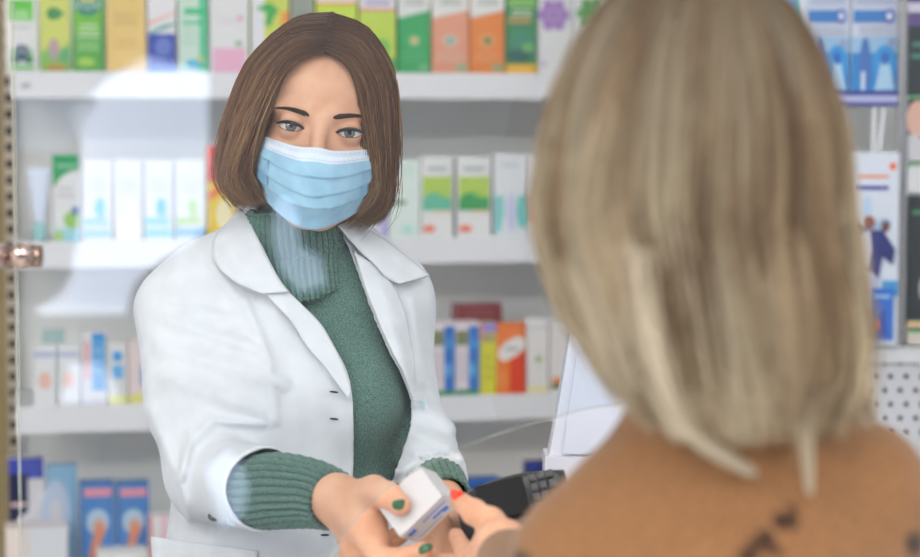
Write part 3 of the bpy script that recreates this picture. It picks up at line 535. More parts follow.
def handL(X, Y, Z):
    d = chain(X, Y, Z, [pj(443, 498, 2.265, 22), pj(446, 518, 2.20, 20), pj(441, 540, 2.14, 19)], .012)
    th = chain(X, Y, Z, [pj(436, 520, 2.14, 14), pj(428, 548, 2.11, 11), pj(432, 566, 2.09, 9)], .005)
    fs = None
    for i in range(4):
        f = chain(X, Y, Z, [pj(430+i*8, 538, 2.15+.006*i, 10), pj(440+i*8, 562, 2.13+.006*i, 9), pj(430+i*8, 582, 2.11+.006*i, 8), pj(420+i*7, 590, 2.10+.006*i, 7)], .003)
        fs = f if fs is None else np.minimum(fs, f)
    return smin(smin(d, th, .008), fs, .006)
b3, f3 = nets(handL, (P(405, 600, 2.1).x, 2.06, P(430, 612, 2.1).z), (P(478, 500, 2.2).x, 2.30, P(440, 465, 2.2).z), .0022)
o = 0; VV = []; FF = []
for v, f in ((hv, hf), (b1, f1), (b2, f2), (b3, f3)): VV.append(v); FF.append(f+o); o += len(v)
link('body', npmesh('body', np.concatenate(VV), np.concatenate(FF)), SKIN, ph, smooth=True)
# eyes
def eye(sx):
    c = Vector((sx*.0315, -.0775, 0)); e = HM @ c; tgt = Vector((0.0, 0.1, 1.615)); fwd = (tgt-e).normalized()
    q = Vector((0, 0, 1)).rotation_difference(fwd).to_matrix().to_4x4(); M = Matrix.Translation(e) @ q
    mb = MB(); S = mat((226, 216, 214), .15); I1 = mat((84, 96, 96), .15, 0, 0, .5, 1); I2 = mat((52, 60, 62), .15, 0, 0, .5, 1); PU = mat((8, 8, 10), .08, 0, 0, .5, 1)
    r = .0121
    for a0, a1, m in ((0, 11, PU), (11, 25, I1), (25, 30, I2), (30, 120, S)):
        n_ = max(2, int((a1-a0)/5)+1); mb.lathe([(r*math.sin(R(a)), r*math.cos(R(a))) for a in np.linspace(a0, a1, n_)], m, 28, M)
    mb.build('eye', ph, smooth=True)
    # upper lash line following the lid
    mb = MB(); LA = mat((38, 26, 22), .6); pts = []; rs = []
    for k in range(15):
        u = -1+2*k/14; x = .0315+u*.0150; dx = u; up = .0047*(1-min(abs(dx-.05), 1.2)**2.2)+.0010*dx+.0004
        y = -.0775-math.sqrt(max(.0138**2-(x-.0315)**2*.7-up*up, 1e-6)); pts.append(HM @ Vector((sx*x, y-.0002, up))); rs.append(.0009+.0012*math.sin(math.pi*(k+1)/16))
    mb.tube(pts, rs, LA, 6)
    for k in range(2, 15):
        u = -1+2*k/14; p0 = pts[k]; d_ = HM.to_3x3() @ Vector((sx*u*.003, -.0045, .0032)); mb.tube([p0, p0+d_*.6, p0+d_+Vector((0, 0, .001))], [.00035, .00028, .0001], LA, 4)
    mb.build('eyelashes', ph)
    mb = MB(); pts = []
    for k in range(11):
        u = -.9+1.8*k/10; x = .0315+u*.0145; dn = -.0040*(1-abs(u)**2)+.0006*u-.0003; y = -.0775-math.sqrt(max(.0137**2-(x-.0315)**2*.7-dn*dn, 1e-6)); pts.append(HM @ Vector((sx*x, y, dn)))
    mb.tube(pts, .00045, mat((120, 78, 64), .6), 6); mb.build('lower_lash_line', ph)
for s in (-1, 1): eye(s)
# snapping to the face
fbvh = BVHTree.FromPolygons([Vector(v) for v in hv], [list(map(int, f)) for f in hf])
FWD = (HM.to_3x3() @ Vector((0, 1, 0))).normalized()
def onface(x, z, lift=.0005):
    o_ = HM @ Vector((x, -.2, z)); h = fbvh.ray_cast(o_, FWD)
    return (h[0]-FWD*lift) if h[0] else HM @ Vector((x, -.08, z))
# brows : rows of short hairs lying on the brow ridge
for s in (-1, 1):
    pth = []
    for k in range(420):
        u = rng.random(); x = .0125+u*.036; zc = .0148+.0042*math.sin(u*2.3)-.0005*u+(.0008 if s > 0 else 0); th_ = (.0036*(1-u)**.6+.0007)*min(1, u*6+.35)
        z = zc+(rng.random()-.5)*2*th_*.75; L = .006
        dx_, dz_ = (.8, .45*(1-u)-.15*(z > zc)); pts = [onface(s*(x+dx_*L*t), z+dz_*L*t-.0006*t*t, .0004+.0008*math.sin(math.pi*t)) for t in np.linspace(0, 1, 5)]
        pth.append([list(p) for p in pts])
    pth = np.array(pth); V, F, C = strands(pth, np.full(len(pth), .00032), np.tile(linc((58, 40, 32)), (len(pth), 1)))
    me = npmesh('eyebrow', V, F); setcol(me, C); link('eyebrow', me, hairmat(.6), ph)
# ---- hair
def hairstyle(G, N, M, cols, rad, K=18, hemnoise=.012, thick=.012, wob=.004, rootcol=None, clumps=140, both=(1, -1), capm=None, name='hair', parent=None, rootlen=.25, skew=None, capscale=.93, stray=.03, cen=(0, .01, .0), tmix=.4):
    # G: list over t of (t, guide pts) ; each guide K0 x 3 for the +x side
    ts = np.array([g[0] for g in G]); GP = np.stack([catmull(g[1], K) for g in G])   # (n,K,3)
    def at(t):
        t = np.clip(t, 0, 1); i = np.clip(np.searchsorted(ts, t)-1, 0, len(ts)-2); f = ((t-ts[i])/(ts[i+1]-ts[i]))[:, None, None]; f = f*f*(3-2*f)*.35+f*.65
        return GP[i]*(1-f)+GP[i+1]*f
    cen = np.array(cen); out = []; cc = []
    for sd in both:
        nc = clumps; ct = rng.random(nc); cs = rng.random(nc); cph = rng.random((nc, 3))*6.28; ctone = rng.random(nc)
        n = N//len(both); ci = rng.integers(0, nc, n); t = ct[ci]+rng.normal(0, .022, n); t = np.where(rng.random(n) < .1, rng.random(n)*.08, t)
        p = at(t); u = np.linspace(0, 1, K)
        lay = (cs[ci]*.6+rng.random(n)*.4)*thick
        rd = p-cen; rd[:, :, 2] *= .25; rn = np.linalg.norm(rd, axis=2, keepdims=True)+1e-9; rd /= rn
        p = p-rd*(lay[:, None, None]*(.35+.65*u[None, :, None]))
        cw = np.stack([np.sin(u[None]*5+cph[ci][:, i:i+1]) for i in range(3)], 2)*wob*u[None, :, None]
        fr = rng.normal(0, 1, (n, 1, 3))*.0022*(u[None, :, None]**1.2)+rng.normal(0, .0006, (n, 1, 3))
        st = (rng.random(n) < stray)[:, None, None]*rng.normal(0, 1, (n, 1, 3))*.008*(u[None, :, None]**1.5)
        p = p+cw+fr+st
        # random length
        L = 1-rng.random(n)**2*hemnoise*8; idx = u[None]*L[:, None]*(K-1); i0 = np.clip(idx.astype(int), 0, K-2); w_ = (idx-i0)[:, :, None]
        ar = np.arange(n)[:, None]; p = p[ar, i0]*(1-w_)+p[ar, i0+1]*w_
        p[:, :, 0] *= sd
        tone = np.clip(ctone[ci]*(1-tmix)+rng.random(n)*tmix, 0, 1)
        k = len(cols)-1; a = np.clip((tone*k).astype(int), 0, k-1); fr_ = (tone*k-a)[:, None]; col = cols[a]*(1-fr_)+cols[a+1]*fr_
        col = np.repeat(col[:, None], K, 1)
        if rootcol is not None:
            w2 = np.clip(1-u/(rootlen*(.5+1.2*ctone[ci][:, None])), 0, 1)[:, :, None]**.7; col = col*(1-w2)+rootcol*w2
        out.append(p); cc.append(col)
    p = np.concatenate(out); cc = np.concatenate(cc); shp = p.shape; q = p.reshape(-1, 3)
    if skew: q = skew(q)
    q = xf(M, q).reshape(shp); V, F, C = strands(q, rad*(.6+.8*rng.random(shp[0])), cc)
    me = npmesh(name, V, F); setcol(me, C); h = link(name, me, hairmat(.55), parent, smooth=True)
    # under layer
    V = []; F = []; nt = 28
    for sd in both:
        b = len(V); g = at(np.linspace(0.03, 1, nt)); g = g[:, :int(K*.9)]; kk = g.shape[1]
        for i in range(nt):
            for j in range(kk):
                v = cen+(g[i, j]-cen)*np.array([capscale, capscale, .985]); v[0] = max(v[0], 0) if v[2] > .09 or g[i, j][0] < .006 else v[0]; V.append([v[0]*sd, v[1], v[2]])
        for i in range(nt-1):
            for j in range(kk-1):
                q4 = [b+i*kk+j, b+i*kk+j+1, b+(i+1)*kk+j+1, b+(i+1)*kk+j]; F.append(q4 if sd > 0 else q4[::-1])
    V = np.array(V)
    if skew: V = skew(V)
    me = npmesh('hair_underlayer', xf(M, V), F); u_ = link('hair_underlayer', me, capm, h if False else parent, smooth=True)
    return h
GPH = [(0, [(-.002, -.086, .088), (.026, -.094, .078), (.044, -.090, .050), (.055, -.082, .012), (.065, -.076, -.030), (.069, -.068, -.062), (.050, -.066, -.096)]),
       (.12, [(-.002, -.074, .104), (.034, -.082, .096), (.062, -.072, .058), (.074, -.064, .010), (.083, -.060, -.040), (.083, -.055, -.078), (.060, -.052, -.108)]),
       (.4, [(-.002, -.03, .126), (.048, -.035, .112), (.082, -.025, .060), (.092, -.020, .005), (.097, -.018, -.045), (.093, -.018, -.084), (.076, -.022, -.112)]),
       (.7, [(-.002, .02, .130), (.045, .045, .116), (.076, .065, .065), (.085, .075, .010), (.085, .078, -.045), (.078, .070, -.085), (.064, .055, -.112)]),
       (1, [(0, .04, .130), (.0, .085, .112), (0, .112, .06), (0, .122, .01), (0, .118, -.045), (0, .105, -.085), (0, .085, -.112)])]
HC = np.array([linc((52, 34, 25)), linc((88, 60, 43)), linc((116, 82, 58)), linc((150, 112, 80)), linc((186, 150, 112))])
def hskew(q):
    q = q.copy(); z = q[:, 2].copy(); q[:, 0] *= 1-.06*np.clip((z-.075)/.05, 0, 1); q[:, 0] = np.where(q[:, 0] < 0, q[:, 0]*(1+.11*np.clip((.08-z)/.08, 0, 1)), q[:, 0]*.95)-.0035; q[:, 2] = np.where(z > .06, .06+(z-.06)*.87, z)
    q[:, 2] = np.where(z < -.06, -.06+(z+.06)*.88, q[:, 2])+np.where((q[:, 0] < 0) & (z < -.05), .10*(-.05-z), 0); return q
hairstyle(GPH, 7000, HM, HC, .00050, capm=mat((66, 46, 36), .6), parent=ph, wob=.0055, thick=.016, hemnoise=.024, tmix=.3, clumps=90, skew=hskew, stray=.06, rootcol=linc((70, 48, 37)), rootlen=.3)
# ---- face mask
MBL = noisemat((146, 186, 212), (160, 198, 222), 60, rough=.8, bump=.15, bscale=900, dist=.0003); MWH = noisemat((214, 222, 236), (222, 230, 242), 60, rough=.8, bump=.1, bscale=900, dist=.0003)
NU, NV = 61, 61; V = np.zeros((NV, NU, 3))
for j in range(NV):
    v = j/(NV-1)
    for i in range(NU):
        u = -1+2*i/(NU-1); a = abs(u)
        ztop = -.019+.0035*math.exp(-(u/.18)**2)+.004*a; zbot = -.105+.028*a**1.6; z = ztop+(zbot-ztop)*v
        wid = .0675-.004*v+.001*math.sin(v*3.14); x = u*wid
        # tented front
        yc = -.1135-.008*math.sin(math.pi*min(1, v*1.15))**1.0+.018*max(0, v-.72)**1*2.2
        y = yc+.070*a**2.1-.004*(1-a)
        V[j, i] = (x, y, z)
pl = [.33, .55, .76]
for j in range(NV):
    v = j/(NV-1)
    for i in range(NU):
        u = -1+2*i/(NU-1); s_ = 0
        for q, c in enumerate(pl):
            cc = c+.03*math.cos(u*2)*(-1 if q == 2 else .6); dlt = v-cc
            if -.17 < dlt <= 0: s_ += .0042*(1+dlt/.17)
        s_ += .0016*math.sin(u*8+v*6)*v+.0011*math.sin(u*15-v*13)*v+.0024*math.exp(-((u+.05-(v-.5)*.5)/.07)**2)*math.sin(v*3.1)
        x, y, z = V[j, i]
        d = float(face_sdf(np.array([x]), np.array([y]), np.array([z]))[0])
        if d < .003: y -= (.003-d)*1.1
        if v < .15: s_ = s_*.5+.0006*math.sin(v/.16*3.14*3)
        V[j, i] = (x, y-s_, z)
F = []; mi = []
for j in range(NV-1):
    for i in range(NU-1): F.append([j*NU+i, (j+1)*NU+i, (j+1)*NU+i+1, j*NU+i+1]); mi.append(1 if j < 10 else 0)
Vm = xf(HM, V.reshape(-1, 3))
mk = link('face_mask', npmesh('face_mask', Vm, F, mi), [MBL, MWH], ph, smooth=True)
so = mk.modifiers.new('s', 'SOLIDIFY'); so.thickness = .0012; so.offset = -1
Vg = Vm.reshape(NV, NU, 3)
mb = MB()
for vv in (2, 8):
    for i in range(2, NU-2, 1):
        if i % 2: p = Vector(Vg[vv, i])-FWD*.0006; q = Vector(Vg[vv, i+1])-FWD*.0006; mb.tube([p, q], .00035, mat((170, 184, 208), .7), 4)
mb.build('stitching', ph)
for sd, i in ((-1, 0), (1, NU-1)):   # folded side hems
    for j0, j1 in ((18, 30), (32, 45)):
        mb = MB(); q = []
        for j in range(j0, j1):
            a = Vector(Vg[j, i])-FWD*.002; b = Vector(Vg[j, abs(i-7)])-FWD*.0025; q.append((a, b))
        Vq = []; Fq = []
        for a, b in q: Vq += [a+(a-b)*.06, b, b+FWD*.0012, a+FWD*.0012]
        for k in range(len(q)-1):
            for e in range(4): Fq.append([k*4+e, k*4+(e+1) % 4, (k+1)*4+(e+1) % 4, (k+1)*4+e])
        Fq += [[3, 2, 1, 0], [(len(q)-1)*4+e for e in range(4)]]
        mb.add(Vq, Fq, MBL)
        for k in range(1, len(q)-1, 2): mb.tube([q[k][0]-FWD*.0004, q[k][1]-FWD*.0004], .0003, mat((110, 168, 208), .8), 4)
        mb.build('mask_hem', mk if False else ph)
    a = Vector(Vg[1, i]); b = Vector(Vg[46, i]); c1 = HM @ Vector((sd*.074, -.02, .012)); c2 = HM @ Vector((sd*.077, .016, -.02)); c3 = HM @ Vector((sd*.074, -.016, -.045))
    mb = MB(); pts = catmull([a-FWD*.001, a+(c1-a)*.35-FWD*.003, c1, c2, c3, b], 24); mb.tube(pts, .0013, mat((224, 226, 232), .8), 6); mb.build('ear_loop', ph)
# ---- sweater
def knit(c1, c2, nm):
    m = noisemat(c1, c2, 700, rough=.95, bump=.5, bscale=700, dist=.0008, detail=4, lo=.3, hi=.7, sheen=.15); m.name = nm; return m
SW = knit((56, 86, 80), (114, 146, 134), 'sweater'); RIBD = knit((44, 66, 62), (84, 112, 104), 'sweater_rib')
def sweater_sdf(X, Y, Z):
    d = smin(torso_core(X, Y, Z, -.0005), cap(X, Y, Z, ArmL[0][0], ArmL[2][0], .026, .026), .012)
    return smin(d, cap(X, Y, Z, ArmR[0][0], ArmR[2][0], .028, .028), .006)
sv, sf = nets(sweater_sdf, (-.36, 2.28, .98), (.09, 2.60, 1.56), .0055)
link('sweater', npmesh('sweater', sv, sf), SW, ph, smooth=True)
def ribtube(name, centers, radii, nrib, amp, m1, m2, nz=40, sy=1.0, ref=Vector((0, -1, 0)), flat=1.0, rim=True):
    cs = catmull([list(c) for c in centers], nz); rs = catmull([[r] for r in radii], nz)[:, 0]; per = 8; n = nrib*per; V = []; F = []; mi = []
    for i in range(nz):
        T = Vector(cs[min(i+1, nz-1)]-cs[max(i-1, 0)]).normalized(); A_ = (ref-T*ref.dot(T)).normalized(); B_ = T.cross(A_)
        for k in range(n):
            a = 2*math.pi*k/n; g = .5+.5*math.cos(a*nrib); r = rs[i]+amp*(g**.7)-amp+.0006*math.sin(i*2.1+k//per)
            V.append(Vector(cs[i])+A_*(math.cos(a)*r*flat)+B_*(math.sin(a)*r*(sy+(1-sy)*min(1, i/(nz*.6)))))
    for i in range(nz-1):
        for k in range(n): F.append([i*n+k, i*n+(k+1) % n, (i+1)*n+(k+1) % n, (i+1)*n+k]); mi.append(1 if (k % per) in (3, 4) else 0)
    o = link(name, npmesh(name, [tuple(v) for v in V], F, mi), [m1, m2], ph, smooth=True)
    s = o.modifiers.new('s', 'SOLIDIFY'); s.thickness = .003; s.offset = -1; return o
# turtleneck: widens at its foot, fold at the top
ribtube('turtleneck', [P(305, 294, 2.425), P(302, 281, 2.425), P(299, 256, 2.43), P(296, 226, 2.425), P(296, 218, 2.425)], [.067, .063, .0575, .056, .0545], 46, .0032, SW, RIBD, nz=30, sy=.74)
ribtube('ribbed_cuff', [P(236, 487, 2.28), P(256, 491, 2.235), P(285, 491, 2.195), P(312, 494, 2.16), P(333, 500, 2.13)], [.036, .0400, .0390, .0350, .0310], 26, .0036, SW, RIBD, nz=34)
ribtube('ribbed_cuff', [P(430, 468, 2.36), P(437, 482, 2.32), P(445, 502, 2.26)], [.024, .0300, .0300], 24, .0016, SW, RIBD, nz=20)
# ---- white coat
COAT = noisemat((214, 216, 222), (222, 224, 230), 40, rough=.85, bump=.12, bscale=1400, dist=.0003); COAT.name = 'coat_cloth'
FOLDS = [  # (x0,y0,x1,y1,width px,amp mm)
 (170, 320, 262, 350, 7, 5), (160, 345, 285, 385, 8, 5), (175, 300, 250, 312, 6, 3), (165, 375, 262, 412, 9, 4), (190, 442, 212, 420, 6, 6), (212, 420, 262, 424, 4, 5),
 (192, 432, 180, 480, 5, 6), (180, 480, 190, 520, 4, 4), (212, 262, 258, 330, 6, 4), (245, 300, 268, 360, 5, 5), (268, 360, 275, 420, 6, 4), (150, 410, 176, 470, 8, 4), (232, 250, 246, 285, 4, 3),
 (300, 350, 296, 460, 14, 3), (418, 400, 452, 428, 6, 5), (408, 430, 448, 446, 6, 5), (410, 300, 424, 380, 7, 4), (395, 470, 452, 462, 7, 4), (414, 452, 450, 470, 4, 3), (380, 280, 402, 360, 7, 3)]
def coat_sdf(X, Y, Z):
    d = torso_core(X, Y, Z, .0095)
    d = smin(d, cap(X, Y, Z, P(300, 440, 2.46), P(300, 640, 2.45), .128, .168, 1.25), .04)
    ar = smin(chain(X, Y, Z, ArmR, .02), chain(X, Y, Z, ForR, .02), .028)
    al = smin(chain(X, Y, Z, ArmL, .02), chain(X, Y, Z, ForL, .02), .02)
    # cuff planes
    c = P(266, 491, 2.215); n = (P(262, 489, 2.22)-P(208, 478, 2.35)).normalized(); ar = np.maximum(ar, (X-c[0])*n[0]+(Y-c[1])*n[1]+(Z-c[2])*n[2])
    c2 = P(436, 482, 2.32); n2 = (P(438, 486, 2.31)-P(418, 446, 2.42)).normalized(); al = np.maximum(al, (X-c2[0])*n2[0]+(Y-c2[1])*n2[1]+(Z-c2[2])*n2[2])
    d = smin(d, ar, .02); d = smin(d, al, .018)
    px, py = topx(X, Y, Z); fs = 0
    for x0, y0, x1, y1, w, a in FOLDS:
        qx, qy = seg2(px, py, (x0, y0), (x1, y1)); L = np.hypot(qx-px, qy-py); fs = np.maximum(fs, a*.0013*np.exp(-(L/w)**2))
    fs = fs+.0012*np.sin(px*.11+py*.05)*np.sin(py*.045-px*.02)
    return d-np.maximum(fs, -.0025)*(Y < 2.46)
cv, cf = nets(coat_sdf, (-.42, 2.12, .92), (.10, 2.66, 1.53), .0034)
Lb = [(254, 230), (266, 256), (288, 293), (305, 308), (322, 326), (336, 350), (347, 372), (352, 395), (353, 420), (353, 470), (348, 505), (344, 530), (342, 565), (340, 700)]
Rb = [(344, 236), (352, 252), (365, 290), (376, 318), (390, 350), (402, 372), (412, 398), (413, 412), (410, 430), (402, 455), (394, 478), (385, 500), (378, 530), (376, 565), (374, 700)]
def smoothpoly(L): return [tuple(p) for p in catmull(L, len(L)*5)]
Lb, Rb = smoothpoly(Lb), smoothpoly(Rb)
poly = [(254, 190), (344, 190)]+Rb+Lb[::-1]
px, py = topx(cv[:, 0], cv[:, 1], cv[:, 2]); frontv = cv[:, 1] < 2.47
inv = pip(px, py, poly) & frontv
c = P(266, 491, 2.215); n = (P(262, 489, 2.22)-P(208, 478, 2.35)).normalized(); dist1 = np.abs((cv-np.array(c)) @ np.array(n)); r1 = np.linalg.norm(cv-np.array(c), axis=1)
c2 = P(436, 482, 2.32); n2 = (P(438, 486, 2.31)-P(418, 446, 2.42)).normalized(); dist2 = np.abs((cv-np.array(c2)) @ np.array(n2)); r2 = np.linalg.norm(cv-np.array(c2), axis=1)
capv = ((dist1 < .0019) & (r1 < .062)) | ((dist2 < .0019) & (r2 < .055))
botv = cv[:, 2] < .94
kill = inv[cf].sum(1) >= 4; kill |= (capv[cf].sum(1) >= 4)
cf2 = cf[~kill]
# snap the ragged opening edge onto the smooth edge line
from_, cnts = np.unique(np.sort(np.concatenate([cf2[:, [0, 1]], cf2[:, [1, 2]], cf2[:, [2, 3]], cf2[:, [3, 0]]]), axis=1), axis=0, return_counts=True)
bd = np.unique(from_[cnts == 1]); bd = np.array([b for b in bd if frontv[b] and r1[b] > .055 and r2[b] > .05 and cv[b, 2] > .95])
for b in bd:
    best = None
    for ln in (Lb, Rb):
        for a_, b_ in zip(ln[:-1], ln[1:]):
            bx, by = b_[0]-a_[0], b_[1]-a_[1]; t = min(1, max(0, ((px[b]-a_[0])*bx+(py[b]-a_[1])*by)/(bx*bx+by*by+1e-9))); q = (a_[0]+bx*t, a_[1]+by*t); dd = (q[0]-px[b])**2+(q[1]-py[b])**2
            if best is None or dd < best[0]: best = (dd, q)
    if best and best[0] < 36: cv[b] = P(best[1][0], best[1][1], cv[b, 1])
allb = np.unique(from_[cnts == 1])
for cc_, nn_, rr_, lim in ((c, n, r1, .062), (c2, n2, r2, .055)):
    ids = np.array([b for b in allb if rr_[b] < lim and abs((cv[b]-np.array(cc_)) @ np.array(nn_)) < .008])
    if len(ids) < 8: continue
    e1 = np.array(nn_.orthogonal().normalized()); e2 = np.cross(np.array(nn_), e1); q = cv[ids]-np.array(cc_); a = np.arctan2(q @ e2, q @ e1); r_ = np.hypot(q @ e2, q @ e1)
    W_ = np.exp(-((np.abs((a[:, None]-a[None]+np.pi) % (2*np.pi)-np.pi))/.16)**2); r_ = (W_ @ r_)/W_.sum(1)
    cv[ids] = np.array(cc_)+(np.cos(a)*r_)[:, None]*e1+(np.sin(a)*r_)[:, None]*e2
used = np.unique(cf2); remap = np.full(len(cv), -1); remap[used] = np.arange(len(used)); cvu = cv[used]; cfu = remap[cf2]
co = link('coat', npmesh('coat', cvu, cfu), COAT, ph, smooth=True)
so = co.modifiers.new('s', 'SOLIDIFY'); so.thickness = .0026; so.offset = -.6
cb = BVHTree.FromPolygons([Vector(v) for v in cvu], [list(map(int, f)) for f in cfu])
cb_full = BVHTree.FromPolygons([Vector(v) for v in nets(lambda X, Y, Z: torso_core(X, Y, Z, .009), (-.42, 2.25, .98), (.10, 2.62, 1.56), .007)[0]], [list(map(int, f)) for f in nets(lambda X, Y, Z: torso_core(X, Y, Z, .009), (-.42, 2.25, .98), (.10, 2.62, 1.56), .007)[1]])
def depth(px_, py_, bv, dflt=None):
    d = (P(px_, py_, 1)-CAM).normalized(); h = bv.ray_cast(CAM+d*1.5, d)
    return h[0].y if h[0] else dflt
def drape(name, left, right, m, lift, nu=14, nv=26, thick=.002, bulge=0, edge=0, bv=None, parent=ph, full=True):
    A_ = catmull(left, nv); B_ = catmull(right, nv); V = []; Y_ = np.full((nv, nu), np.nan)
    for j in range(nv):
        for i in range(nu):
            u = i/(nu-1); x = A_[j][0]*(1-u)+B_[j][0]*u; y = A_[j][1]*(1-u)+B_[j][1]*u
            cands = [depth(x, y, cb)]+([depth(x, y, cb_full)] if full else []); cands = [c_ for c_ in cands if c_ and c_ < 2.50]
            if cands: Y_[j, i] = min(cands)
    med = np.nanmedian(Y_)
    for j in range(nv):
        row = Y_[j]; ok = ~np.isnan(row)
        if ok.any(): Y_[j] = np.interp(np.arange(nu), np.arange(nu)[ok], row[ok])
    for i in range(nu):
        col = Y_[:, i]; ok = ~np.isnan(col); Y_[:, i] = np.interp(np.arange(nv), np.arange(nv)[ok], col[ok]) if ok.any() else med
    for _ in range(4):
        Y_[1:-1] = np.minimum(Y_[1:-1], .25*Y_[:-2]+.5*Y_[1:-1]+.25*Y_[2:]); Y_[:, 1:-1] = np.minimum(Y_[:, 1:-1], .25*Y_[:, :-2]+.5*Y_[:, 1:-1]+.25*Y_[:, 2:])
    for j in range(nv):
        for i in range(nu):
            u = i/(nu-1); v = j/(nv-1); x = A_[j][0]*(1-u)+B_[j][0]*u; y = A_[j][1]*(1-u)+B_[j][1]*u
            l = lift+bulge*math.sin(math.pi*u)*math.sin(math.pi*min(1, v*1.1)); V.append(tuple(P(x, y, Y_[j, i]-l)))
    F = [[j*nu+i, j*nu+i+1, (j+1)*nu+i+1, (j+1)*nu+i] for j in range(nv-1) for i in range(nu-1)]
    o = link(name, npmesh(name, V, F), m, parent, smooth=True); s = o.modifiers.new('s', 'SOLIDIFY'); s.thickness = thick; s.offset = 0
    return o
drape('collar', [(240, 209), (226, 226), (214, 240), (215, 262), (234, 281), (262, 294)], [(246, 214), (254, 230), (262, 246), (272, 266), (281, 282), (289, 292)], COAT, .018, thick=.003, bulge=.004)
drape('collar', [(338, 226), (350, 240), (361, 252), (374, 264), (385, 276), (399, 284)], [(346, 222), (366, 230), (384, 240), (400, 252), (415, 264), (429, 276)], COAT, .018, thick=.003, bulge=.004)
drape('lapel', [(262, 290), (276, 305), (292, 322), (306, 345), (326, 368), (349, 400)], [(288, 292), (304, 307), (321, 325), (335, 349), (345, 371), (351, 394)], COAT, .0115, thick=.0025, bulge=.003)
drape('lapel', [(354, 252), (366, 290), (377, 318), (391, 350), (403, 372), (412, 396)], [(372, 262), (392, 284), (404, 312), (410, 340), (414, 366), (413, 397)], COAT, .0115, thick=.0025, bulge=.003)
drape('pocket', [(151, 537), (152, 552), (154, 580), (158, 610)], [(258, 551), (257, 564), (254, 590), (250, 612)], COAT, .004, thick=.002, full=False)
def disc(name, px_, py_, rx, ry, m, lift=.003, hole=None, tilt=0):
    Y0 = depth(px_, py_, cb, None) or 2.36; mb = MB(); Y0 -= lift
    k = Y0/FPX; c0 = P(px_, py_, Y0); ca, sa = math.cos(tilt), math.sin(tilt); pts = []
    for t in [i*math.pi/10 for i in range(20)]:
        x, y = rx*math.cos(t), ry*math.sin(t); pts.append((c0.x+(x*ca-y*sa)*k, c0.z+(x*sa+y*ca)*k))
    mb.prism(pts, Y0-.0012, Y0+.0015, m)
    if hole:
        for dx in (-1, 1): mb.prism([(c0.x+dx*rx*.25*k+rx*.13*k*math.cos(t), c0.z+ry*.15*k*math.sin(t)) for t in [i*math.pi/4 for i in range(8)]], Y0-.0016, Y0-.0012, hole)
    return mb.build(name, ph)
DKB = mat((74, 80, 80), .3); PB = mat((178, 200, 206), .3)
disc('button', 213, 517, 5.5, 4, DKB, hole=mat((180, 184, 188), .4), tilt=-.5)['label'] = 'grey button'
disc('button', 232, 522, 5.5, 3.6, PB, tilt=-.5)['label'] = 'pale clear button'
disc('button', 399, 486, 4.5, 6, mat((60, 62, 62), .25), hole=mat((180, 184, 188), .4), tilt=-.4)['label'] = 'dark button'
disc('button', 423, 405, 2.2, 5, PB, tilt=.2)['label'] = 'pale clear button'
for bx, by, a in ((334, 392, -.1), (334, 419, -.1), (409, 378, -1.1), (325, 535, 0)): disc('buttonhole', bx, by, 4.5, .9, mat((40, 62, 56), .8), lift=.0075 if by < 400 else .002, tilt=a)
# ---- trousers and shoes down to the floor
TR = mat((50, 54, 66), .9)
tv, tf = nets(lambda X, Y, Z: smin(smin(cap(X, Y, Z, Vector((P(303, 620, 2.46).x, 2.46, 1.02)), Vector((P(303, 620, 2.46).x, 2.46, .92)), .14, .15, 1.2), cap(X, Y, Z, (P(262, 620, 2.46).x, 2.46, .88), (P(262, 620, 2.46).x, 2.46, .08), .085, .055), .05), cap(X, Y, Z, (P(345, 620, 2.46).x, 2.46, .88), (P(345, 620, 2.46).x, 2.46, .08), .085, .055), .05), (-.42, 2.28, -.0), (.08, 2.64, 1.1), .012)
link('trousers', npmesh('trousers', tv, tf), TR, ph, smooth=True)
def shoes(par, xs, y, m, back=False):
    for x in xs:
        s = 1 if back else -1
        v_, f_ = nets(lambda X, Y, Z: np.maximum(smin(cap(X, Y, Z, (x, y, .045), (x, y+s*.13, .03), .043, .036), sph(X, Y, Z, (x, y, .07), .045), .02), .002-Z), (x-.08, y-.2, -.01), (x+.08, y+.2, .14), .006)
        link('shoe', npmesh('shoe', v_, f_), m, par, smooth=True)
shoes(ph, (P(262, 620, 2.46).x, P(345, 620, 2.46).x), 2.46, mat((232, 232, 232), .5))
# nails
def nail(px_, py_, Y_, rx, ry, tilt, m, par, rotx=0, roty=0):
    c0 = P(px_, py_, Y_); k = Y_/FPX; M = Matrix.Translation(c0) @ Matrix.Rotation(tilt, 4, 'Y') @ Matrix.Rotation(rotx, 4, 'X') @ Matrix.Rotation(roty, 4, 'Z'); mb = MB(); V = []; F = []
    nr, nc = 5, 16
    for r_ in range(nr+1):
        for q in range(nc):
            t = 2*math.pi*q/nc; f = r_/nr; ct, st = math.cos(t), math.sin(t); ex = abs(ct)**.8*(1 if ct > 0 else -1); ez = abs(st)**.8*(1 if st > 0 else -1); x = f*rx*k*ex; z = f*ry*k*ez; V.append(M @ Vector((x, .5*(x*x)/(rx*k)-.0008+.2*z*z/(ry*k), z)))
    for r_ in range(nr):
        for q in range(nc): F.append([r_*nc+q, r_*nc+(q+1) % nc, (r_+1)*nc+(q+1) % nc, (r_+1)*nc+q])
    mb.add(V, F, m); o = mb.build('fingernail', par, smooth=True); s = o.modifiers.new('s', 'SOLIDIFY'); s.thickness = .0008; o['label'] = 'painted nail'; return o
GN_ = mat((36, 92, 58), .25, 0, 0, .5, .6); RN = mat((236, 56, 28), .25, 0, 0, .5, .6)
nail(399, 504.5, 2.0415, 6.5, 5.2, R(-8), GN_, ph, roty=R(8))
nail(425, 548.5, 2.0315, 7.5, 4.2, R(-25), GN_, ph, rotx=R(-25))

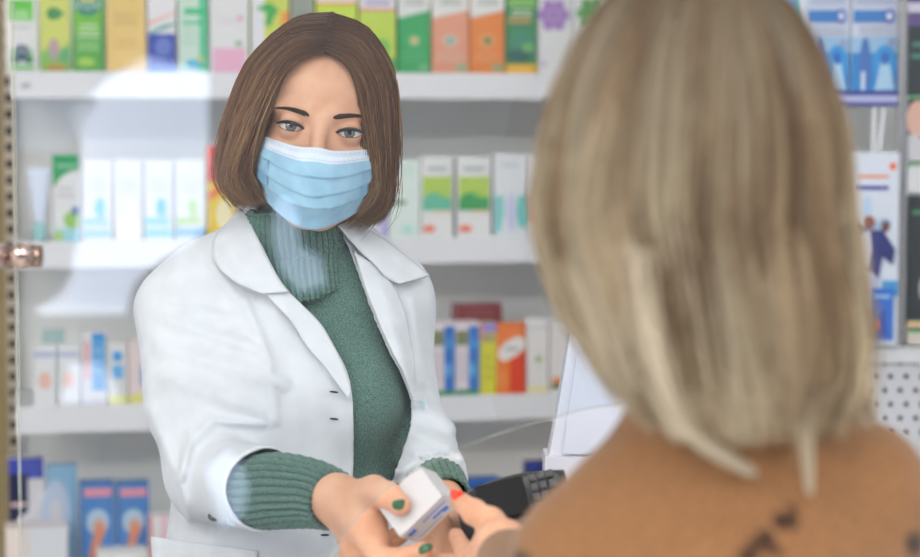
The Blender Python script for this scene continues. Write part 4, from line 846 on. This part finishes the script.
# ------------------------------------------------------------------ the small white medicine box passed over the counter
def obox():
    B = P(442.5, 496, 2.045); e1 = Vector((-.70, .10, -.70)).normalized(); e2 = Vector((-.52, .62, .80)); e2 = (e2-e1*e2.dot(e1)).normalized(); e3 = e1.cross(e2).normalized()
    if e3.y < 0: e3 = -e3
    return B, e1, e2, e3
B, e1, e2, e3 = obox(); L1, L2, L3 = .058, .042, .036
M = Matrix(((e1.x, e2.x, e3.x, B.x), (e1.y, e2.y, e3.y, B.y), (e1.z, e2.z, e3.z, B.z), (0, 0, 0, 1)))
mb = MB(); WB = mat((208, 206, 210), .45)
mb.box(0, L1, 0, L2, 0, L3, WB, M=M, bev=.0008)
BL = mat((70, 130, 220), .5); PL = mat((150, 150, 170), .5)
# printed side is the e1/e3 face (y=0 side in local e2); flap line on the end face
def rect(a0, a1, b0, b1, m, k=1): mb.box(a0, a1, -.0003*k, 0, b0, b1, m, M=M)
rect(.004, .034, .010, .0120, BL); rect(.012, .026, .018, .0225, BL); rect(.008, .015, .019, .0265, BL); rect(.044, .053, .008, .014, BL, 2); rect(.02, .05, .028, .0292, PL)
mb.box(-.0003, 0, 0, L2, .0012, .0018, PL, M=M); mb.box(-.0003, 0, .003, .0036, 0, L3, PL, M=M)
bx = tag(mb.build('medicine_box'), 'small white medicine box with blue print held in the pharmacist\'s and customer\'s hands', 'box')
# ------------------------------------------------------------------ counter, terminal, register, screen
cz = 1.045
ct = empty('counter', (.3, 2.05, 0)); tag(ct, 'white shop counter between the pharmacist and the blonde customer', 'counter')
mb = MB(); mb.box(-1.3, 1.3, -.26, .16, cz-.04, cz, mat((226, 226, 228), .3), bev=.004); mb.build('worktop', ct, loc=(0, 0, 0))
mb = MB(); mb.box(-1.28, 1.28, -.2, .13, 0, cz-.04, mat((214, 216, 220), .5)); mb.build('front_panel', ct, loc=(0, 0, 0))
# card terminal : dark rounded body leaning on its stand, screen side toward the pharmacist
tc = P(511, 516, 2.13); tt = empty('card_terminal', (tc.x, tc.y, cz)); tag(tt, 'black card payment terminal on a stand between the two women\'s hands', 'card terminal')
K = MB(); BK = mat((44, 46, 50), .3); LZ = tc.z-cz
Mt = Matrix.Translation((0, 0, LZ)) @ Matrix.Rotation(R(-14), 4, 'Y') @ Matrix.Rotation(R(38), 4, 'X')
pr = []
for i in range(13):
    t = i/12; x = -.05+.112*t; hw_ = .034+.006*math.sin(t*3.1); h0 = .018+.008*math.sin(t*3.0)
    pr.append((x, hw_*(.55+.45*math.sin(math.pi*min(1, .22+t*1.3)/1.0)**.5 if t < .25 else 1), h0))
V = []; n_ = 20
for x, a_, b_ in pr:
    for k in range(n_):
        q = 2*math.pi*k/n_; c_, s__ = math.cos(q), math.sin(q); V.append(Mt @ Vector((x, a_*abs(c_)**.5*(1 if c_ > 0 else -1), b_*abs(s__)**.6*(1 if s__ > 0 else -1))))
F = [[i*n_+k, i*n_+(k+1) % n_, (i+1)*n_+(k+1) % n_, (i+1)*n_+k] for i in range(12) for k in range(n_)]+[list(range(n_-1, -1, -1)), [12*n_+k for k in range(n_)]]
K.add(V, F, BK); K.build('housing', tt, loc=(0, 0, 0), smooth=True)
K = MB(); K.box(-.03, .02, -.026, .026, .020, .0285, mat((24, 26, 30), .12), M=Mt, bev=.002); K.build('screen', tt, loc=(0, 0, 0))
K = MB()
for i in range(4):
    for j in range(3): K.box(.030+i*.0, .034, 0, 0, 0, 0, BK, M=Mt) if False else None
for i in range(3):
    for j in range(4): K.box(.026+i*.009, .033+i*.009, -.024+j*.013, -.015+j*.013, .022, .0275, mat((84, 84, 88), .4), M=Mt, bev=.001)
K.build('keypad', tt, loc=(0, 0, 0))
K = MB(); K.box(.012, .05, -.040, -.034, -.002, .006, mat((206, 206, 210), .15, .6), M=Mt, bev=.002); K.build('chrome_strip', tt, loc=(0, 0, 0))
K = MB(); K.tube([(.01, .01, 0), (.01, .01, LZ*.5), (0, .0, LZ-.01)], [.014, .012, .012], BK, 16); K.lathe([(0, .008), (.05, .008), (.055, .004), (.055, 0), (0, 0)], BK, 28); K.build('stand', tt, loc=(0, 0, 0))
# white register / monitor seen edge on beside the blonde hair
mt_ = empty('cash_register_monitor', (P(600, 430, 2.5).x, 2.5, 0)); tag(mt_, 'white plastic back of a till monitor standing beside the blonde hair', 'monitor')
PLW = mat((226, 228, 240), .35); o0 = mt_.location.x
def pz(px_, py_, Y_): v = P(px_, py_, Y_); return (v.x-o0, v.z)
K = MB(); K.prism([pz(570, 335, 2.5), pz(660, 335, 2.5), pz(660, 458, 2.5), pz(549, 456, 2.5), pz(556, 420, 2.5)], 0, .05, PLW); K.prism([pz(579, 338, 2.5), pz(658, 338, 2.5), pz(658, 455, 2.5), pz(562, 453, 2.5)], -.006, 0, mat((220, 224, 240), .35)); K.build('housing', mt_, loc=(0, 0, 0))
K = MB(); K.prism([pz(545, 456, 2.5), pz(664, 456, 2.5), pz(664, 520, 2.5), pz(543, 520, 2.5)], -.006, .06, mat((222, 222, 234), .35)); K.prism([pz(575, 520, 2.5), pz(640, 520, 2.5), (pz(640, 520, 2.5)[0], .0), (pz(575, 520, 2.5)[0], 0)], .0, .05, PLW); K.build('base', mt_, loc=(0, 0, 0))
# ---- clear counter screen with an arched hatch
sc_ = empty('counter_screen', (.1, YG, cz)); tag(sc_, 'clear acrylic counter screen with an arched hatch between pharmacist and customer', 'screen')
arch = catmull([(270, 640), (318, 572), (350, 527), (372, 503), (391, 486.5), (422, 467), (456, 452), (480, 441), (508, 431), (547, 420), (600, 407), (690, 402), (790, 430), (850, 500), (880, 640)], 60)
out = []
for p in arch: v = P(p[0], p[1], YG); out.append((v.x-.1, v.z-cz))
out = [q for q in out if q[1] > .002]
xl = P(17, 300, YG).x-.1; xr = P(1010, 300, YG).x-.1; ztop = .95; n = len(out)
mb = MB(); GM = glassmat(.045)
# front and back faces as strips between arch and border (no stretched n-gons)
for yf in (0, .005):
    V = [(q[0], yf, q[1]) for q in out]+[(q[0], yf, ztop) for q in out]; F = [[i, i+1, n+i+1, n+i] for i in range(n-1)]
    V += [(xl, yf, .0), (out[0][0], yf, 0), (out[0][0], yf, ztop), (xl, yf, ztop), (out[-1][0], yf, 0), (xr, yf, 0), (xr, yf, ztop), (out[-1][0], yf, ztop)]
    F += [[2*n, 2*n+1, 2*n+2, 2*n+3], [2*n+4, 2*n+5, 2*n+6, 2*n+7]]
    mb.add(V, F if yf == 0 else [f[::-1] for f in F], GM)
mb.build('pane', sc_, loc=(0, 0, 0))
EM = bpy.data.materials.new('polished_edge'); EM.use_nodes = True; b_ = EM.node_tree.nodes['Principled BSDF']; b_.inputs['Base Color'].default_value = rgb((214, 220, 214)); b_.inputs['Roughness'].default_value = .15; b_.inputs['Transmission Weight'].default_value = .55; b_.inputs['IOR'].default_value = 1.2
mb = MB(); mb.tube([(q[0], .0025, q[1]) for q in out], .00042, EM, 8); mb.build('hatch_edge', sc_, loc=(0, 0, 0))
mb = MB(); mb.box(xl-.001, xl, 0, .005, 0, ztop, EM); mb.build('side_edge', sc_, loc=(0, 0, 0))
# chrome clamp
cc = P(16, 256, YG-.01); cl = empty('glass_clamp', (cc.x, YG, cc.z)); tag(cl, 'shiny chrome clamp with round studs holding the left edge of the screen', 'clamp')
CH = mat((150, 128, 120), .1, 1.0); Ry = Matrix.Rotation(R(90), 4, 'X'); Rx = Matrix.Rotation(R(90), 4, 'Y')
mb = MB(); mb.lathe([(0, -.024), (.006, -.0235), (.0095, -.020), (.0105, -.015), (.0105, .016), (.010, .019), (0, .02)], CH, 28, Matrix.Translation((.004, -.012, 0)) @ Rx); mb.build('barrel', cl, loc=(0, 0, 0), smooth=True)
for x in (-.0165, .0075):
    mb = MB(); mb.lathe([(0, .013), (.005, .0128), (.0092, .0105), (.0118, .0055), (.0125, 0), (.0118, -.005), (.011, -.006), (.011, -.02), (0, -.02)], mat((176, 156, 150), .08, 1.0), 28, Matrix.Translation((x, -.018, .0005)) @ Ry); mb.build('stud', cl, loc=(0, 0, 0), smooth=True)
mb = MB(); mb.lathe([(0, .0012), (.0034, .0008), (.0038, 0), (0, 0)], mat((52, 54, 60), .3), 16, Matrix.Translation((-.0165, -.031, 0)) @ Ry); mb.build('screw', cl, loc=(0, 0, 0), smooth=True)
mb = MB(); mb.tube([(-.03, .002, 0), (-.11, .002, 0)], .006, CH, 16); mb.tube([(-.11, .002, -cl.location.z+cz), (-.11, .002, .25)], .010, CH, 16); mb.build('holding_post', cl, loc=(0, 0, 0), smooth=True)
# ------------------------------------------------------------------ the customer, seen from behind
cu = empty('person', (P(715, 400, 1.45).x, 1.47, 0)); tag(cu, 'person with long blonde hair in a camel top with dark flower print, seen from behind', 'person')
CH_ = headM(690, 176, 1.47, R(-3), R(0), R(172))
CHS = CH_ @ Matrix.Scale(.92, 4)
CHI = np.array(CH_.inverted())
v0, f0 = nets(face_sdf, (-.088, -.125, -.115), (.088, .118, .128), .003); v0 = xf(CHS, v0)
def cust(X, Y, Z, o=0.0):
    d = cap(X, Y, Z, P(738, 600, 1.50), P(735, 800, 1.50), .11, .12, 1.2)
    d = smin(d, cap(X, Y, Z, P(596, 552, 1.475), P(728, 462, 1.47), .043, .057, 1.0), .02)
    d = smin(d, cap(X, Y, Z, P(730, 455, 1.47), P(846, 496, 1.48), .055, .046, 1.0), .03)
    d = smin(d, ell(X, Y, Z, P(735, 600, 1.475), (.105, .085, .13)), .03)
    d = smin(d, cap(X, Y, Z, P(728, 400, 1.47), P(735, 470, 1.48), .044, .06), .03)
    return d-o
cA = [pj(584, 564, 1.48, 50), pj(606, 640, 1.52, 44), pj(585, 655, 1.55, 42)]; cF = [pj(585, 655, 1.55, 42), pj(512, 566, 1.84, 32)]
cR = [pj(854, 505, 1.49, 46), pj(880, 650, 1.50, 42), pj(876, 760, 1.50, 38)]
def cloth(X, Y, Z):
    d = cust(X, Y, Z, .008); d = smin(d, chain(X, Y, Z, cA, .02), .015); f = chain(X, Y, Z, cF, .02)
    c = P(508, 562, 1.855); n = (cF[1][0]-cF[0][0]).normalized(); f = np.maximum(f, (X-c[0])*n[0]+(Y-c[1])*n[1]+(Z-c[2])*n[2])
    d = smin(d, f, .02); d = smin(d, chain(X, Y, Z, cR, .02), .03)
    c = P(728, 402, 1.47); r = sph(X, Y, Z, (c[0], c[1], c[2]+.03), .052)
    return np.maximum(d, Z-(P(728, 402, 1.47).z))+.0015*np.sin(X*60+Z*25)*np.sin(Z*50)
def cunder(X, Y, Z):
    d = cust(X, Y, Z, -.016); d = smin(d, cap(X, Y, Z, cA[0][0], cA[1][0], .034, .034), .02); return smin(smin(d, cap(X, Y, Z, cA[2][0], cF[1][0], .034, .024), .01), cap(X, Y, Z, cR[0][0], cR[2][0], .034, .03), .02)
def handC(X, Y, Z):
    d = chain(X, Y, Z, [pj(530, 592, 1.80, 25), pj(512, 566, 1.85, 24), pj(502, 548, 1.90, 21), pj(488, 552, 1.93, 18)], .012)
    th = chain(X, Y, Z, [pj(510, 545, 1.90, 17), pj(490, 522, 1.945, 13), pj(474, 512, 1.975, 11.2), pj(460, 501, 2.0, 9.0)], .006)
    ix = chain(X, Y, Z, [pj(488, 556, 1.93, 13), pj(470, 560, 1.99, 10), pj(462, 548, 2.04, 9), pj(456, 536, 2.075, 8)], .004)
    md = chain(X, Y, Z, [pj(490, 566, 1.92, 13), pj(462, 572, 1.99, 10), pj(448, 564, 2.03, 9), pj(438, 560, 2.06, 8)], .004)
    rg = chain(X, Y, Z, [pj(496, 578, 1.90, 12), pj(466, 586, 1.97, 9.5), pj(450, 582, 2.01, 8.5), pj(440, 578, 2.04, 7.5)], .004)
    lt = chain(X, Y, Z, [pj(506, 590, 1.88, 11), pj(480, 602, 1.94, 8.5), pj(466, 602, 1.98, 7.5), pj(456, 600, 2.0, 6.8)], .004)
    return smin(smin(d, th, .012), np.minimum(np.minimum(ix, md), np.minimum(rg, lt)), .006)
v1, f1 = nets(cunder, (-.12, 1.30, 1.0), (.42, 1.95, 1.60), .009)
v2, f2 = nets(handC, (P(425, 500, 2.).x, 1.74, P(450, 640, 1.9).z), (P(560, 500, 1.9).x, 2.10, P(450, 485, 2.0).z), .002)
o = 0; VV = []; FF = []
for v, f in ((v0, f0), (v1, f1), (v2, f2)): VV.append(v); FF.append(f+o); o += len(v)
link('body', npmesh('body', np.concatenate(VV), np.concatenate(FF)), SKIN, cu, smooth=True)
nail(457, 495.5, 1.9895, 6.6, 5.8, R(12), RN, cu, rotx=R(18))
cv3, cf3 = nets(cloth, (-.16, 1.28, .95), (.46, 1.92, 1.60), .0055)
CAM_ = noisemat((120, 84, 54), (136, 98, 65), 300, rough=.9, bump=.3, bscale=600, dist=.001, attr='Col', sheen=.2)
px, py = topx(cv3[:, 0], cv3[:, 1], cv3[:, 2]); C = np.ones((len(cv3), 3))
FL = [(785, 521, 13, 10), (764, 541, 13, 11), (776, 548, 7, 6), (748, 556, 16, 6), (792, 513, 7, 7), (915, 543, 10, 12), (520, 560, 10, 8), (640, 600, 16, 14), (830, 620, 18, 14), (700, 640, 16, 14)]
for fx, fy, ra, rb in FL:
    for q in range(6):
        a = q*1.047; dx = (px-fx-ra*.62*math.cos(a))/(ra*.42); dy = (py-fy-rb*.62*math.sin(a))/(rb*.42); w_ = np.clip(1.6-dx*dx-dy*dy, 0, 1)[:, None]; w_ = w_*(cv3[:, 1:2] < 1.6); C = C*(1-w_)+w_*np.array([.16, .14, .18])
    dx = (px-fx)/(ra*.4); dy = (py-fy)/(rb*.4); w_ = np.clip(1.5-dx*dx-dy*dy, 0, 1)[:, None]*(cv3[:, 1:2] < 1.6); C = C*(1-w_)+w_*np.array([.10, .09, .12])
me = npmesh('camel_top', cv3, cf3); setcol(me, C); link('camel_top', me, CAM_, cu, smooth=True)
tv, tf = nets(lambda X, Y, Z: smin(smin(cap(X, Y, Z, (P(735, 700, 1.5).x, 1.5, 1.02), (P(735, 700, 1.5).x, 1.5, .9), .125, .145, 1.2), cap(X, Y, Z, (.12, 1.5, .86), (.12, 1.5, .08), .085, .052), .05), cap(X, Y, Z, (.27, 1.5, .86), (.27, 1.5, .08), .085, .052), .05), (-.1, 1.3, 0), (.46, 1.7, 1.12), .012)
link('trousers', npmesh('trousers', tv, tf), TR, cu, smooth=True)
shoes(cu, (.12, .27), 1.5, mat((40, 40, 44), .5), True)
# blonde hair : falls over the back, darker at the roots
GPC = [(0, [(.004, -.06, .124), (.050, -.070, .106), (.088, -.055, .050), (.100, -.050, -.02), (.101, -.046, -.07), (.096, -.040, -.11), (.082, -.034, -.140)]),
       (.3, [(.003, -.02, .136), (.058, -.03, .118), (.100, -.020, .055), (.112, -.010, -.01), (.113, .0, -.06), (.104, .01, -.11), (.086, .02, -.155)]),
       (.6, [(.003, .01, .138), (.054, .045, .124), (.092, .066, .065), (.104, .074, -.01), (.103, .076, -.07), (.092, .076, -.125), (.070, .076, -.172)]),
       (.85, [(.002, .02, .138), (.030, .078, .126), (.054, .112, .065), (.064, .122, -.01), (.062, .120, -.075), (.054, .112, -.135), (.040, .104, -.185)]),
       (1, [(-.002, .02, .138), (-.004, .086, .126), (-.007, .120, .065), (-.010, .132, -.01), (-.010, .130, -.075), (-.010, .120, -.14), (-.006, .110, -.190)])]
BC = np.array([linc((58, 42, 30)), linc((120, 100, 78)), linc((174, 156, 130)), linc((194, 180, 154)), linc((214, 204, 184))])
def cskew(q):
    q = q.copy(); z = q[:, 2]; q[:, 0] *= .955; q[:, 0] -= .002+np.clip(-.02-z, 0, 1)*.28; q[:, 2] = np.where(z < -.05, -.05+(z+.05)*.86, z); return q
hairstyle(GPC, 11000, CH_, BC, .00060, capm=mat((112, 92, 66), .6), parent=cu, wob=.010, thick=.020, hemnoise=.055, clumps=64, rootcol=linc((40, 24, 15)), rootlen=.60, skew=cskew, K=22, capscale=.955, stray=.06, tmix=.14)
# loose locks lying over the back
def lock(pts, n, spread, cols):
    base = np.array([list(P(*p)) for p in pts]); b = catmull(base, 22); u = np.linspace(0, 1, 22)
    off = rng.normal(0, 1, (n, 1, 3))*spread*(1-.75*u)[None, :, None]; p = b[None]+off; k = rng.random(n); c = cols[1]*(1-k[:, None])+cols[-1]*k[:, None]
    V, F, C = strands(p, np.full(n, .0006), c); me = npmesh('hair_lock', V, F); setcol(me, C); link('hair_lock', me, hairmat(.55), cu, smooth=True)
lock([(640, 250, 1.36), (652, 330, 1.358), (672, 395, 1.362), (700, 440, 1.366), (752, 472, 1.37)], 420, .0055, BC)
lock([(590, 260, 1.38), (612, 340, 1.38), (632, 390, 1.39), (650, 425, 1.40)], 300, .006, BC)
lock([(790, 280, 1.36), (800, 370, 1.362), (806, 430, 1.368), (810, 492, 1.375)], 130, .0035, BC)
lock([(840, 300, 1.40), (852, 350, 1.40), (862, 395, 1.41), (872, 420, 1.42)], 260, .007, BC)
#VIEW
vs = SC.view_settings; vs.view_transform = 'Standard'; vs.look = 'None'; vs.gamma = 1; vs.exposure = -.2; vs.use_curve_mapping = False
SC.display_settings.display_device = 'sRGB'
w = bpy.data.worlds.new('world'); SC.world = w; w.use_nodes = True; w.node_tree.nodes['Background'].inputs[0].default_value = (.9, .95, 1, 1); w.node_tree.nodes['Background'].inputs[1].default_value = .6
